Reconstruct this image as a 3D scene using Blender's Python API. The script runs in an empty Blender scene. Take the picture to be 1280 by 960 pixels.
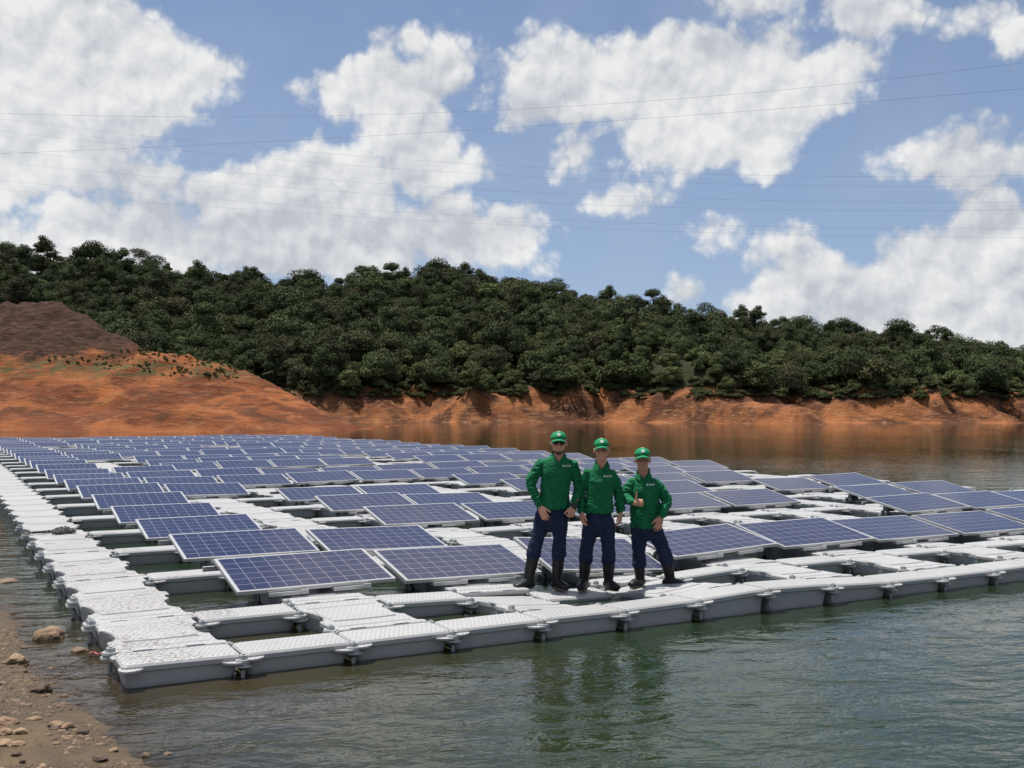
import bpy, bmesh, math, random
import numpy as np
from mathutils import Vector, Matrix, noise as mnoise
R = math.radians
rnd = random.Random(7)
sc = bpy.context.scene
col = sc.collection

# ------------------------------------------------------------------ camera
CAM = Vector((-2.569, -10.07, 1.826)); YAW = .5066; PIT = .0275; ROLL = .0015; FPX = 1296.0
FW = Vector((math.sin(YAW)*math.cos(PIT), math.cos(YAW)*math.cos(PIT), math.sin(PIT)))
RT = Vector((math.cos(YAW), -math.sin(YAW), 0)); UP = RT.cross(FW)
RT, UP = RT*math.cos(ROLL)+UP*math.sin(ROLL), -RT*math.sin(ROLL)+UP*math.cos(ROLL)
cd = bpy.data.cameras.new('camera'); cam = bpy.data.objects.new('camera', cd); col.objects.link(cam)
m = Matrix((RT, UP, -FW)).transposed().to_4x4(); m.translation = CAM; cam.matrix_world = m
cd.sensor_fit = 'HORIZONTAL'; cd.sensor_width = 36; cd.lens = 36*FPX/1280; cd.clip_end = 6000; cd.clip_start = .05
sc.camera = cam
FH = Vector((math.sin(YAW), math.cos(YAW), 0)); RH = Vector((math.cos(YAW), -math.sin(YAW), 0))
HOR = 515.7
WZ = -.18                                            # water level; float tops are z = 0
def wp(u, w, z=0.):                                  # lateral / forward metres -> world point
    return Vector((CAM.x, CAM.y, 0)) + RH*u + FH*w + Vector((0, 0, z))
def ground(px, py, z):                               # where a sight line meets the level z
    d = FW*FPX + RT*(px-640) - UP*(py-480)
    return CAM + d*((z-CAM.z)/d.z)
def hz(py, w): return CAM.z + (HOR-py)/FPX*w

# ------------------------------------------------------------------ material helpers
def mat(name):
    m = bpy.data.materials.new(name); m.use_nodes = True
    nt = m.node_tree; b = nt.nodes['Principled BSDF']
    return m, nt, b
def nd(nt, t, **k):
    n = nt.nodes.new(t)
    for a, v in k.items():
        if a.startswith('i_'): n.inputs[a[2:].replace('_', ' ')].default_value = v
        elif a.startswith('n_'): n.inputs[int(a[2:])].default_value = v
        else: setattr(n, a, v)
    return n
def L(nt, a, b): nt.links.new(a, b)
def mth(nt, op, a, b=None, c=None, clamp=False):
    n = nt.nodes.new('ShaderNodeMath'); n.operation = op; n.use_clamp = clamp
    for i, v in enumerate((a, b, c)):
        if v is None: continue
        if isinstance(v, (int, float)): n.inputs[i].default_value = v
        else: nt.links.new(v, n.inputs[i])
    return n.outputs[0]
def mixc(nt, f, a, b):
    n = nt.nodes.new('ShaderNodeMix'); n.data_type = 'RGBA'
    for k, v in ((0, f), (6, a), (7, b)):
        if isinstance(v, tuple): n.inputs[k].default_value = v if len(v) == 4 else v+(1,)
        elif isinstance(v, (int, float)): n.inputs[k].default_value = v
        else: nt.links.new(v, n.inputs[k])
    return n.outputs[2]
def ramp(nt, f, *st):
    n = nt.nodes.new('ShaderNodeValToRGB'); e = n.color_ramp.elements
    while len(e) < len(st): e.new(.5)
    for x, (p, c) in zip(e, st):
        x.position = p; x.color = (c, c, c, 1) if isinstance(c, (int, float)) else tuple(c)+(1,)
    L(nt, f, n.inputs[0]); return n.outputs[0]
def fbm(nt, vec, scale, detail=5, rough=.55, w=None, dist=0):
    n = nt.nodes.new('ShaderNodeTexNoise'); n.inputs['Scale'].default_value = scale
    n.inputs['Detail'].default_value = detail; n.inputs['Roughness'].default_value = rough
    n.inputs['Distortion'].default_value = dist
    if vec is not None: L(nt, vec, n.inputs['Vector'])
    return n.outputs[0]
def mapping(nt, vec, scale=(1, 1, 1), loc=(0, 0, 0), rot=(0, 0, 0)):
    n = nt.nodes.new('ShaderNodeMapping'); n.inputs['Scale'].default_value = scale
    n.inputs['Location'].default_value = loc; n.inputs['Rotation'].default_value = rot
    L(nt, vec, n.inputs[0]); return n.outputs[0]
def bump(nt, b, h, strength, dist):
    n = nt.nodes.new('ShaderNodeBump'); n.inputs['Strength'].default_value = strength
    n.inputs['Distance'].default_value = dist; L(nt, h, n.inputs['Height']); L(nt, n.outputs[0], b.inputs['Normal'])
    return n
def pos(nt): return nt.nodes.new('ShaderNodeNewGeometry').outputs['Position']
def objc(nt): return nt.nodes.new('ShaderNodeTexCoord').outputs['Object']
def orand(nt): return nt.nodes.new('ShaderNodeObjectInfo').outputs['Random']

def simple(name, c, rough=.6, metal=0, var=.12, sc_=6, bmp=0, spec=.5):
    m, nt, b = mat(name)
    n = fbm(nt, objc(nt), sc_, 5)
    lo = tuple(x*(1-var) for x in c); hi = tuple(min(1, x*(1+var)) for x in c)
    L(nt, ramp(nt, n, (.3, lo), (.7, hi)), b.inputs['Base Color'])
    b.inputs['Roughness'].default_value = rough; b.inputs['Metallic'].default_value = metal
    b.inputs['Specular IOR Level'].default_value = spec
    if bmp: bump(nt, b, fbm(nt, objc(nt), sc_*4, 4), 1, bmp)
    return m

M = {}
# grey polyethylene floats, tread ribs, dried mud on the shore end
def float_mat(name, rib):
    m, nt, b = mat(name); P = pos(nt); O = objc(nt); s = nt.nodes.new('ShaderNodeSeparateXYZ'); L(nt, P, s.inputs[0])
    so = nt.nodes.new('ShaderNodeSeparateXYZ'); L(nt, O, so.inputs[0])
    geo = nt.nodes.new('ShaderNodeNewGeometry'); sn = nt.nodes.new('ShaderNodeSeparateXYZ'); L(nt, geo.outputs['Normal'], sn.inputs[0])
    top = mth(nt, 'GREATER_THAN', sn.outputs[2], .8)
    base = mixc(nt, fbm(nt, P, 1.3, 6), (.28, .28, .282, 1), (.40, .40, .397, 1))
    base = mixc(nt, mth(nt, 'MULTIPLY', orand(nt), .35), base, (.42, .42, .43, 1))
    stain = ramp(nt, fbm(nt, mapping(nt, P, (2.2, 4, 1)), 3, 7, .7), (.48, 0.), (.66, .6))
    base = mixc(nt, mth(nt, 'MULTIPLY', stain, top), base, (.34, .31, .27, 1))
    # mud specks where feet came aboard
    md = mth(nt, 'MULTIPLY', ramp(nt, fbm(nt, mapping(nt, P, (1, 1.6, 1)), 26, 4, .6), (.525, 0.), (.58, 1.)), ramp(nt, fbm(nt, P, 1.1, 3), (.42, 0.), (.55, 1.)))
    near = mth(nt, 'MULTIPLY', mth(nt, 'LESS_THAN', s.outputs[0], -.15), ramp(nt, mth(nt, 'MULTIPLY', mth(nt, 'ADD', s.outputs[1], 3), .05), (.0, 1.), (.8, .1)))
    md = mth(nt, 'MULTIPLY', mth(nt, 'MULTIPLY', md, near), top)
    base = mixc(nt, md, base, (.085, .052, .03, 1))
    # algae line at the water
    al = ramp(nt, mth(nt, 'ADD', mth(nt, 'MULTIPLY', s.outputs[2], -4), mth(nt, 'MULTIPLY', fbm(nt, P, 5, 3), .12)), (.66, 0.), (.82, .6))
    base = mixc(nt, al, base, (.16, .15, .11, 1))
    L(nt, base, b.inputs['Base Color']); b.inputs['Roughness'].default_value = .42
    wx = mth(nt, 'SINE', mth(nt, 'MULTIPLY', so.outputs[0], rib))
    wy = mth(nt, 'SINE', mth(nt, 'MULTIPLY', so.outputs[1], rib*.45))
    h = mth(nt, 'MULTIPLY', ramp(nt, mth(nt, 'MULTIPLY', wx, wy), (.1, 0.), (.5, 1.)), top)
    h = mth(nt, 'ADD', h, mth(nt, 'MULTIPLY', fbm(nt, P, 3, 3), 1.2))
    bump(nt, b, h, 1, .009)
    return m
M['float'] = float_mat('walkway_plastic', 115)
M['bar'] = float_mat('bar_plastic', 150)
M['grip'] = simple('grip_plastic', (.30, .30, .31), .5)
M['pin'] = simple('pin_plastic', (.30, .31, .31), .45, var=.2, sc_=30)
M['alu'] = simple('aluminium_frame', (.44, .44, .44), .38, .5, var=.06, sc_=3)
M['clip'] = simple('clip_metal', (.42, .42, .41), .5, .2)
M['leg'] = simple('support_plastic', (.16, .16, .17), .6)
M['railm'] = simple('rail_metal', (.34, .34, .33), .5, .3)
M['back'] = simple('backsheet', (.55, .55, .56), .7)

def glass_mat():
    m, nt, b = mat('solar_cells'); O = objc(nt); s = nt.nodes.new('ShaderNodeSeparateXYZ'); L(nt, O, s.inputs[0])
    def line(v, n, size, wd):
        t = mth(nt, 'FRACT', mth(nt, 'MULTIPLY', v, n/size))
        d = mth(nt, 'ABSOLUTE', mth(nt, 'SUBTRACT', t, .5))
        return mth(nt, 'GREATER_THAN', d, .5-wd)
    lx = line(mth(nt, 'ADD', s.outputs[0], 0), 10, 1.58, .013)
    ly = line(mth(nt, 'ADD', s.outputs[1], 0), 6, .93, .016)
    grid = mth(nt, 'MAXIMUM', lx, ly)
    bus = line(mth(nt, 'ADD', s.outputs[1], .031), 24, .93, .03)
    vor = nt.nodes.new('ShaderNodeTexVoronoi'); vor.inputs['Scale'].default_value = 95; L(nt, O, vor.inputs[0])
    cr = mixc(nt, vor.outputs['Color'], (.006, .008, .038, 1), (.013, .016, .062, 1))
    cell = nt.nodes.new('ShaderNodeTexWhiteNoise'); cell.noise_dimensions = '2D'
    sn = nt.nodes.new('ShaderNodeVectorMath'); sn.operation = 'SNAP'; L(nt, O, sn.inputs[0]); sn.inputs[1].default_value = (.158, .155, 1)
    L(nt, sn.outputs[0], cell.inputs[0])
    cr = mixc(nt, mth(nt, 'MULTIPLY', cell.outputs[0], .35), cr, (.008, .009, .034, 1))
    cr = mixc(nt, mth(nt, 'MULTIPLY', orand(nt), .25), cr, (.018, .021, .055, 1))
    c = mixc(nt, mth(nt, 'MULTIPLY', bus, .07), cr, (.42, .43, .46, 1))
    c = mixc(nt, grid, c, (.27, .27, .29, 1))
    dust = ramp(nt, fbm(nt, pos(nt), 2.2, 6, .65), (.40, .0), (.85, .07))
    c = mixc(nt, dust, c, (.24, .22, .21, 1))
    L(nt, c, b.inputs['Base Color']); b.inputs['Roughness'].default_value = .16
    b.inputs['IOR'].default_value = 1.44
    return m
M['glass'] = glass_mat()

def soil_mat(name, a, bcol, c, sc_=.5, forest=None):
    m, nt, b = mat(name); P = pos(nt); s = nt.nodes.new('ShaderNodeSeparateXYZ'); L(nt, P, s.inputs[0])
    n1 = fbm(nt, P, sc_*.35, 7, .6, dist=.6); n2 = fbm(nt, mapping(nt, P, (1, 1, 5)), sc_*1.5, 6, .65)
    base = mixc(nt, ramp(nt, n1, (.40, 0.), (.54, 1.)), a, bcol)
    base = mixc(nt, ramp(nt, n2, (.52, 0.), (.68, .75)), base, c)
    sp = ramp(nt, fbm(nt, P, sc_*6, 4, .7), (.60, 0.), (.70, .6))
    base = mixc(nt, sp, base, (.10, .055, .035, 1))
    if forest:
        z0, z1, fc = forest
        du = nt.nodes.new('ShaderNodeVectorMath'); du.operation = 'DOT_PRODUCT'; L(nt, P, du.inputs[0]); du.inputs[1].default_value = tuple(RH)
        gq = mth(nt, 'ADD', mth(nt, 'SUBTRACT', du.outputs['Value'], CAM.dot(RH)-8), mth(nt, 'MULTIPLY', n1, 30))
        base = mixc(nt, ramp(nt, mth(nt, 'MULTIPLY', mth(nt, 'ADD', gq, 40), .02), (.30, .8), (.62, 0.)), base, (.15, .085, .055, 1))   # shade at the head of the inlet, painted into the bank colour as grey-brown
        t = mth(nt, 'ADD', s.outputs[2], mth(nt, 'MULTIPLY', mth(nt, 'SUBTRACT', n1, .5), 5))
        t = mth(nt, 'DIVIDE', mth(nt, 'SUBTRACT', t, z0), z1-z0, clamp=True)
        base = mixc(nt, t, base, fc)
    L(nt, base, b.inputs['Base Color']); b.inputs['Roughness'].default_value = .95
    b.inputs['Specular IOR Level'].default_value = .15
    bump(nt, b, mth(nt, 'ADD', fbm(nt, P, sc_*2, 8, .75), mth(nt, 'MULTIPLY', n2, .6)), 1, .8)
    return m, nt, b
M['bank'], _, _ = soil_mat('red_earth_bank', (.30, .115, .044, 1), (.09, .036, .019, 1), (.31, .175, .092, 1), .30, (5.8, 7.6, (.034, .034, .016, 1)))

# ------------------------------------------------------------------ mesh helpers
def link(o, parent=None, loc=None, rot=None):
    col.objects.link(o)
    if parent is not None: o.parent = parent
    if loc is not None: o.location = loc
    if rot is not None: o.rotation_euler = rot
    return o
def from_bm(bm, name, m, smooth=False):
    me = bpy.data.meshes.new(name); bm.normal_update(); bm.to_mesh(me); bm.free()
    for x in (m if isinstance(m, (list, tuple)) else [m]): me.materials.append(x)
    if smooth: me.polygons.foreach_set('use_smooth', [True]*len(me.polygons))
    return me
def np_mesh(name, V, F, m, smooth=False, mi=None):
    me = bpy.data.meshes.new(name); V = np.asarray(V, dtype=np.float32); F = np.asarray(F, dtype=np.int32)
    k = F.shape[1]; me.vertices.add(len(V)); me.vertices.foreach_set('co', V.ravel())
    me.loops.add(F.size); me.loops.foreach_set('vertex_index', F.ravel())
    me.polygons.add(len(F)); me.polygons.foreach_set('loop_start', np.arange(0, F.size, k, dtype=np.int32))
    me.polygons.foreach_set('loop_total', np.full(len(F), k, dtype=np.int32))
    for x in (m if isinstance(m, (list, tuple)) else [m]): me.materials.append(x)
    if mi is not None: me.polygons.foreach_set('material_index', mi)
    if smooth: me.polygons.foreach_set('use_smooth', np.ones(len(F), dtype=bool))
    me.update(calc_edges=True); me.validate(); return me
def prism(bm, pts, z0, z1, scale0=1.0, off=(0, 0), bevel=0):
    n = len(pts)
    lo = [bm.verts.new((p[0]*scale0+off[0], p[1]*scale0+off[1], z0)) for p in pts]
    hi = [bm.verts.new((p[0], p[1], z1)) for p in pts]
    bm.faces.new(list(reversed(lo))); top = bm.faces.new(hi)
    for i in range(n): bm.faces.new((lo[i], lo[(i+1) % n], hi[(i+1) % n], hi[i]))
    return top
def box(bm, x0, x1, y0, y1, z0, z1):
    return prism(bm, [(x0, y0), (x1, y0), (x1, y1), (x0, y1)], z0, z1)
def cyl(bm, x, y, z0, z1, r0, r1=None, n=12):
    r1 = r0 if r1 is None else r1
    lo = [bm.verts.new((x+r0*math.cos(2*math.pi*i/n), y+r0*math.sin(2*math.pi*i/n), z0)) for i in range(n)]
    hi = [bm.verts.new((x+r1*math.cos(2*math.pi*i/n), y+r1*math.sin(2*math.pi*i/n), z1)) for i in range(n)]
    bm.faces.new(list(reversed(lo))); bm.faces.new(hi)
    for i in range(n): bm.faces.new((lo[i], lo[(i+1) % n], hi[(i+1) % n], hi[i]))
def rings(bm, R_, cap=True):
    V = [[bm.verts.new(p) for p in r] for r in R_]
    n = len(V[0])
    for a, b in zip(V, V[1:]):
        for i in range(n): bm.faces.new((a[i], a[(i+1) % n], b[(i+1) % n], b[i]))
    if cap: bm.faces.new(list(reversed(V[0]))); bm.faces.new(V[-1])
def tag(o, label, cat, group=None, kind=None):
    if label: o['label'] = label
    if cat: o['category'] = cat
    if group: o['group'] = group
    if kind: o['kind'] = kind
    return o
ORD = ['zeroth', 'first', 'second', 'third', 'fourth', 'fifth', 'sixth', 'seventh', 'eighth', 'ninth', 'tenth', 'eleventh', 'twelfth', 'thirteenth', 'fourteenth', 'fifteenth', 'sixteenth', 'seventeenth', 'eighteenth', 'nineteenth', 'twentieth', 'twenty-first', 'twenty-second', 'twenty-third', 'twenty-fourth', 'twenty-fifth', 'twenty-sixth', 'twenty-seventh', 'twenty-eighth', 'twenty-ninth', 'thirtieth'] 
for _t, _n in (('thirt', 'thirty-'), ('fort', 'forty-'), ('fift', 'fifty-'), ('sixt', 'sixty-'), ('sevent', 'seventy-'), ('eight', 'eighty-')):
    if _t != 'thirt': ORD.append(_t+'ieth')
    ORD += [_n+x for x in ORD[1:10]]

# ------------------------------------------------------------------ the floating array
CP = .8815; PP = 1.763; PD = 2.479; X0 = -1.385          # cell pitch, panel pitch, row pitch, left edge of cell 0
def sstep(a, b, x): t = max(0, min(1, (x-a)/(b-a))); return t*t*(3-2*t)
def warp(x, y):                                          # the raft is flexible: it rides a little up, down and askew
    dx = -.40*sstep(3, 20, y)*sstep(0, 17, x)*(1+.35*sstep(15, 35, y))
    z = .05*sstep(2, 14, y)*sstep(5, 15, x)
    z += .018*math.sin(x*.9+1.3)*math.sin(y*.55+.4)
    z -= .125*math.exp(-(((x-3.55)/1.25)**2+((y+.75)/.75)**2))
    z -= .05*math.exp(-(((x-4.6)/1.3)**2+((y-.3)/.9)**2))
    z += .05*math.exp(-(((x-5.0)/1.0)**2+((y+1.9)/1.5)**2))
    return dx, z
def place(o, x, y, z=0, yaw=0, extra=0):
    dx, dz = warp(x, y); e = .3
    sx = (warp(x+e, y)[1]-warp(x-e, y)[1])/(2*e); sy = (warp(x, y+e)[1]-warp(x, y-e)[1])/(2*e)
    o.location = (x+dx, y, z+dz)
    o.rotation_euler = (math.atan(sy)+rnd.uniform(-1, 1)*extra, -math.atan(sx)+rnd.uniform(-1, 1)*extra, yaw)

# walkway float: scalloped plank 0.84 x 1.24 with ears at its corners
def mirror_outline(right):
    return right + [(-x, y) for x, y in reversed(right)]
def tile_meshes():
    arc = [(.405-.085*math.cos(a)*1.0, .03+.235*math.sin(a)) for a in [R(-90+i*18) for i in range(11)]]
    right = [(.33, -.618), (.435, -.618), (.455, -.60), (.458, -.555), (.44, -.525), (.405, -.515), (.398, -.45), (.40, -.30)] + \
            arc + [(.40, .34), (.398, .45), (.405, .50), (.44, .51), (.458, .54), (.455, .60), (.435, .618), (.33, .618)]
    out = mirror_outline(right)
    bm = bmesh.new()
    def off(pts, dx, dy): return [(p[0]-math.copysign(dx, p[0]), p[1]-math.copysign(dy, p[1])*min(1, abs(p[1])/.5)) for p in pts]
    core = [(min(.392, max(-.392, x)), min(.60, max(-.60, y))) for x, y in out]
    rs = []
    def ring(pts, z): rs.append([(x, y, z) for x, y in pts])
    hull = [(x*.93, y*.95) for x, y in core]
    ring([(x*.86, y*.88) for x, y in core], -.36); ring(hull, -.33); ring(hull, -.20); ring([(x*.985, y*.985) for x, y in core], -.075)
    ring(core, -.055); ring(out, -.052); ring(out, -.022); ring([(x*.985, y*.99) for x, y in out], -.012)
    rings(bm, rs)
    # raised tread fields
    for (x0, x1, y0, y1) in ((-.30, .30, -.27, .30),):
        pts = [(x0, y0), (0, y0-.02), (x1, y0), (x1+.03, (y0+y1)/2), (x1, y1), (0, y1+.02), (x0, y1), (x0-.03, (y0+y1)/2)]
        rings(bm, [[(x, y, -.0125) for x, y in pts], [(x*.98, y*.98, -.001) for x, y in pts]])
    for (x0, x1, y0, y1) in ((-.34, .34, -.50, -.32), (-.34, .34, .36, .55)):
        pts = [(x0, y0), (x1, y0), (x1, y1), (x0, y1)]
        cx, cy = (x0+x1)/2, (y0+y1)/2
        rings(bm, [[(x, y, -.0125) for x, y in pts], [(cx+(x-cx)*.97, cy+(y-cy)*.9, -.003) for x, y in pts]])
    body = from_bm(bm, 'deck', M['float'])
    bm = bmesh.new()
    for cx in (0,):
        pts = [(cx+.075*math.cos(a), -.612+.062*math.sin(a)) for a in [math.pi*i/10 for i in range(11)]]
        rings(bm, [[(x, y, -.010) for x, y in pts], [(cx+(x-cx)*.9, y, -.0065) for x, y in pts]])
    grip = from_bm(bm, 'grip', M['grip'])
    return body, grip
TILE, GRIP = tile_meshes()
# bar float: narrow pontoon 0.86 x 0.42, hull tapering at the ends
def bar_mesh():
    bm = bmesh.new()
    def rr(hx, hy, r, z, crown=0, n=5):
        P = []
        for (sx, sy, a0) in ((1, -1, -90), (1, 1, 0), (-1, 1, 90), (-1, -1, 180)):
            for i in range(n+1):
                a = R(a0+90*i/n); P.append((sx*(hx-r)+r*math.cos(a), sy*(hy-r)+r*math.sin(a), z))
        return P
    rings(bm, [rr(.33, .12, .05, -.36), rr(.375, .165, .05, -.31), rr(.395, .178, .05, -.16), rr(.415, .188, .045, -.065),
               rr(.428, .208, .04, -.055), rr(.43, .21, .04, -.02), rr(.42, .198, .04, -.003), rr(.40, .18, .04, .003)])
    # ears: leaf-shaped plates that lap over the neighbour's
    for sx in (-1, 1):
        for sy in (-1, 1):
            z = -.062 if sx > 0 else -.046
            pts = []
            for i in range(16):
                a = 2*math.pi*i/16
                x = sx*(.40) + .12*math.cos(a)*(1.0 if math.cos(a)*sx < 0 else .45); y = sy*.205 + .088*math.sin(a)
                pts.append((x, y))
            rings(bm, [[(x, y, z) for x, y in pts], [(x, y, z+.015) for x, y in pts]])
    return from_bm(bm, 'pontoon', M['bar'])
BAR = bar_mesh()
def pin_mesh():
    bm = bmesh.new()
    cyl(bm, 0, 0, -.13, -.075, .013); cyl(bm, 0, 0, -.05, -.038, .058, .056, 18); cyl(bm, 0, 0, -.036, -.022, .046, .042, 18)
    cyl(bm, 0, 0, -.021, -.008, .05, .046, 18); cyl(bm, 0, 0, -.007, .016, .030, .026, 6); cyl(bm, 0, 0, .016, .024, .014, .011, 10)
    return from_bm(bm, 'connector_pin', M['pin'])
PIN = pin_mesh()
for v in PIN.vertices: v.co.x *= 1.3; v.co.y *= 1.3; v.co.z = v.co.z*1.25+.004

NC = 11; NR = 24
missing = {(c, 2) for c in range(3, 8)} | {(2, 3), (2, 4), (2, 5), (8, 3), (8, 4), (5, 4), (5, 5), (3, 6), (4, 6), (5, 6), (7, 6), (8, 6)}
missing |= {(11, 3), (11, 4), (10, 5), (11, 5), (11, 6)} | {(c, 9) for c in range(3, 12)} | {(c, r) for c in (2, 7) for r in (10, 11, 12)}
missing |= {(c, 13) for c in range(3, 7)} | {(c, 16) for c in range(4, 9)} | {(2, r) for r in (17, 18, 19)} | {(6, 17), (6, 18)} | {(c, 20) for c in (3, 4, 5, 9, 10)}
panels = [(c, r) for r in range(1, NR+1) for c in range(1, NC+1 + (2 if r <= 2 else 0)) if (c, r) not in missing]
pset = set(panels)

def panel_meshes():
    tl = math.atan2(.191, .96)
    bm = bmesh.new(); w, d = 1.65, .985
    fwid = .032
    for (x0, x1, y0, y1) in ((0, w, 0, fwid), (0, w, d-fwid, d), (0, fwid, fwid, d-fwid), (w-fwid, w, fwid, d-fwid)):
        box(bm, x0, x1, y0, y1, 0, .036)
    fr = from_bm(bm, 'frame', M['alu'])
    bm = bmesh.new()   # origin at the lower left corner of the cell field
    box(bm, -.003+.0, 1.58+.006, -.003, .93+.0, .0, .005)
    gl = from_bm(bm, 'cells', M['glass'])
    bm = bmesh.new()
    box(bm, -.19, .19, -.035, .05, -.035, 0); box(bm, .12, .20, -.05, -.03, -.03, .012)
    br = from_bm(bm, 'clamp', M['clip'])
    bm = bmesh.new()
    rings(bm, [[(x*1.0, y, 0) for x, y in ((-.1, -.06), (.1, -.06), (.1, .06), (-.1, .06))],
               [(x*.6, y*.6, 1) for x, y in ((-.1, -.06), (.1, -.06), (.1, .06), (-.1, .06))]])
    lg = from_bm(bm, 'leg', M['leg'])
    bm = bmesh.new(); box(bm, 0, .9, 0, .045, 0, .05); rl = from_bm(bm, 'rail', M['railm'])
    return fr, gl, br, lg, rl, tl
FR, GL, BR, LG, RL, TILT = panel_meshes()
rowcount = {}
for c, r in panels: rowcount.setdefault(r, []).append(c)
def pan_label(c, r):
    i = rowcount[r].index(c)+1
    where = 'in front row' if r == 1 else 'in %s row from near edge' % ORD[r]
    adj = 'deep blue' if (c <= 4 and r <= 8) else ('lavender-blue' if r <= 14 else 'pale distant')
    s = '%s tilted solar panel, %s from left %s' % (adj, ORD[i], where)
    return s
for c, r in panels:
    e = bpy.data.objects.new('solar_panel', None); e.empty_display_size = .1
    link(e); place(e, (c-1)*PP, (r-1)*PD, .036, 0, .006)
    cx, cy = (c-1)*PP+.8, (r-1)*PD+.5
    dx, dz = warp(cx, cy); e.location.z = .045+dz+rnd.uniform(-.006, .006); e.location.x += rnd.uniform(-.012, .012); e.location.y += rnd.uniform(-.015, .015)
    if (c, r) == (3, 1):
        e.rotation_euler.y += .045; e.location.z += .03
    tag(e, pan_label(c, r), 'solar panel', 'solar panels in rows on the floating raft')
    f = bpy.data.objects.new('frame', FR); link(f, e, (0, 0, 0), (TILT, 0, 0))
    g = bpy.data.objects.new('solar_cells', GL); link(g, e, (.035, .0275*math.cos(TILT)-.032*math.sin(TILT), .0275*math.sin(TILT)+.032*math.cos(TILT)), (TILT, 0, 0))
    if r <= 7:
        for bx in (.50, 1.16):
            b_ = bpy.data.objects.new('clamp', BR); link(b_, e, (bx, .0, -.001))
        for lx in (.5, 1.16):
            l_ = bpy.data.objects.new('support_leg', LG); link(l_, e, (lx, .86, -.045), (0, 0, 0)); l_.scale = (1, 1, .205)
        if c == 1 or (c-1, r) in missing: rl = bpy.data.objects.new('rail', RL); link(rl, e, (-.12, .90, .11))

# floats
def cellx(i): return X0 + CP*(i+.5)
SEAM = -1.62
tile_spots, tile_rest, bar_spots, bar_rest = [], [], [], []
ncell = 2*(NC+2)+1
for k in range(-0, 2*NR+1):
    yc = SEAM + 1.24*(k+.5); row = (k+1)//2 if k > 0 else 0      # k=0 is the strip in front of row 1
    for i in range(0, ncell, 2):
        if i > 2*NC and k > 5: continue
        c = i//2
        near = yc < 9.5
        if i == 0 or near: tile_spots.append((i, k, yc))
        else:
            rr = (k+1)//2
            if (c, rr) in missing or (c, rr+1) in missing: tile_spots.append((i, k, yc))
            else: tile_rest.append((i, k, yc))
for j in range(-1, NR+1):
    yb = -.53 + PD*j if j >= 0 else -1.93
    for i in range(0, ncell):
        if i > 2*NC+1 and j > 2: continue
        if j >= 0 and i % 2 == 0: continue
        c = (i+1)//2
        if j < 0 or i == 1 or yb < 12 or (c, j) in missing or (c, j+1) in missing: bar_spots.append((i, j, yb))
        else: bar_rest.append((i, j, yb))
def aisle(i):
    return 'left edge walkway' if i == 0 else '%s float column from the left walkway' % ORD[i//2]
tc = {}
for (i, k, yc) in tile_spots:
    near = yc < 8
    root = bpy.data.objects.new('walkway_float', TILE if not near else TILE); link(root); place(root, cellx(i), yc, -.004+(.003 if k % 2 else 0), rnd.uniform(-.006, .006), .004)
    tc[i] = tc.get(i, 0)+1
    if i == 0: lab = 'grey plastic float of the left walkway, %s plank back from the near corner' % ORD[tc[i]]
    else: lab = 'grey scalloped float, %s plank back in the %s' % (ORD[tc[i]], aisle(i))
    if i == 0 and k == 0: lab = 'mud-spattered grey walkway float at the near left corner of the raft'
    tag(root, lab, 'float', 'walkway floats of the raft')
    if near:
        for gx in (-.2, .2): link(bpy.data.objects.new('hand_grip', GRIP), root, (gx, 0, 0))
        for (px_, py_) in ((-.43, -.565), (-.43, .56)):
            link(bpy.data.objects.new('connector_pin', PIN), root, (px_, py_, 0))
bc = {}
for (i, j, yb) in bar_spots:
    near = yb < 8
    root = bpy.data.objects.new('pontoon', BAR); link(root); place(root, cellx(i), yb, 0, rnd.uniform(-.008, .008), .004)
    bc[j] = bc.get(j, 0)+1
    if j < 0: lab = 'narrow grey pontoon, %s from the left along the near edge of the raft' % ORD[bc[j]]
    elif j == 0: lab = 'narrow grey pontoon, %s from left just before the front panel row' % ORD[bc[j]]
    else: lab = 'narrow grey cross pontoon, %s from left behind panel row %s' % (ORD[bc[j]], ORD[j])
    tag(root, lab, 'pontoon', 'narrow pontoons of the raft')
    if near:
        sides = (1,) if j < 0 else (-1, 1)
        for sx in sides:
            for sy in (-1, 1):
                if j >= 0 and sy > 0: continue
                link(bpy.data.objects.new('connector_pin', PIN), root, (sx*.44, sy*.225, -.028))
def join_copies(name, me, spots, m, zoff=0):
    n = len(me.vertices); V = np.zeros(n*3, dtype=np.float32); me.vertices.foreach_get('co', V); V = V.reshape(-1, 3)
    bm = bmesh.new()
    for (x, y) in spots:
        dx, dz = warp(x, y); b0 = len(bm.verts); bm.from_mesh(me); bm.verts.ensure_lookup_table()
        bmesh.ops.translate(bm, verts=bm.verts[b0:], vec=(x+dx, y, dz+zoff))
    return from_bm(bm, name, m)
o = bpy.data.objects.new('raft_floats', join_copies('raft_floats', TILE, [(cellx(i), y) for i, k, y in tile_rest], M['float'], -.004)); link(o)
tag(o, 'grey plastic walkway floats hidden under the far rows of solar panels', 'floats', None, 'stuff')
o = bpy.data.objects.new('raft_pontoons', join_copies('raft_pontoons', BAR, [(cellx(i), y) for i, j, y in bar_rest], M['bar'])); link(o)
tag(o, 'narrow grey pontoons linking the floats under the far panel rows', 'pontoons', None, 'stuff')

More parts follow.
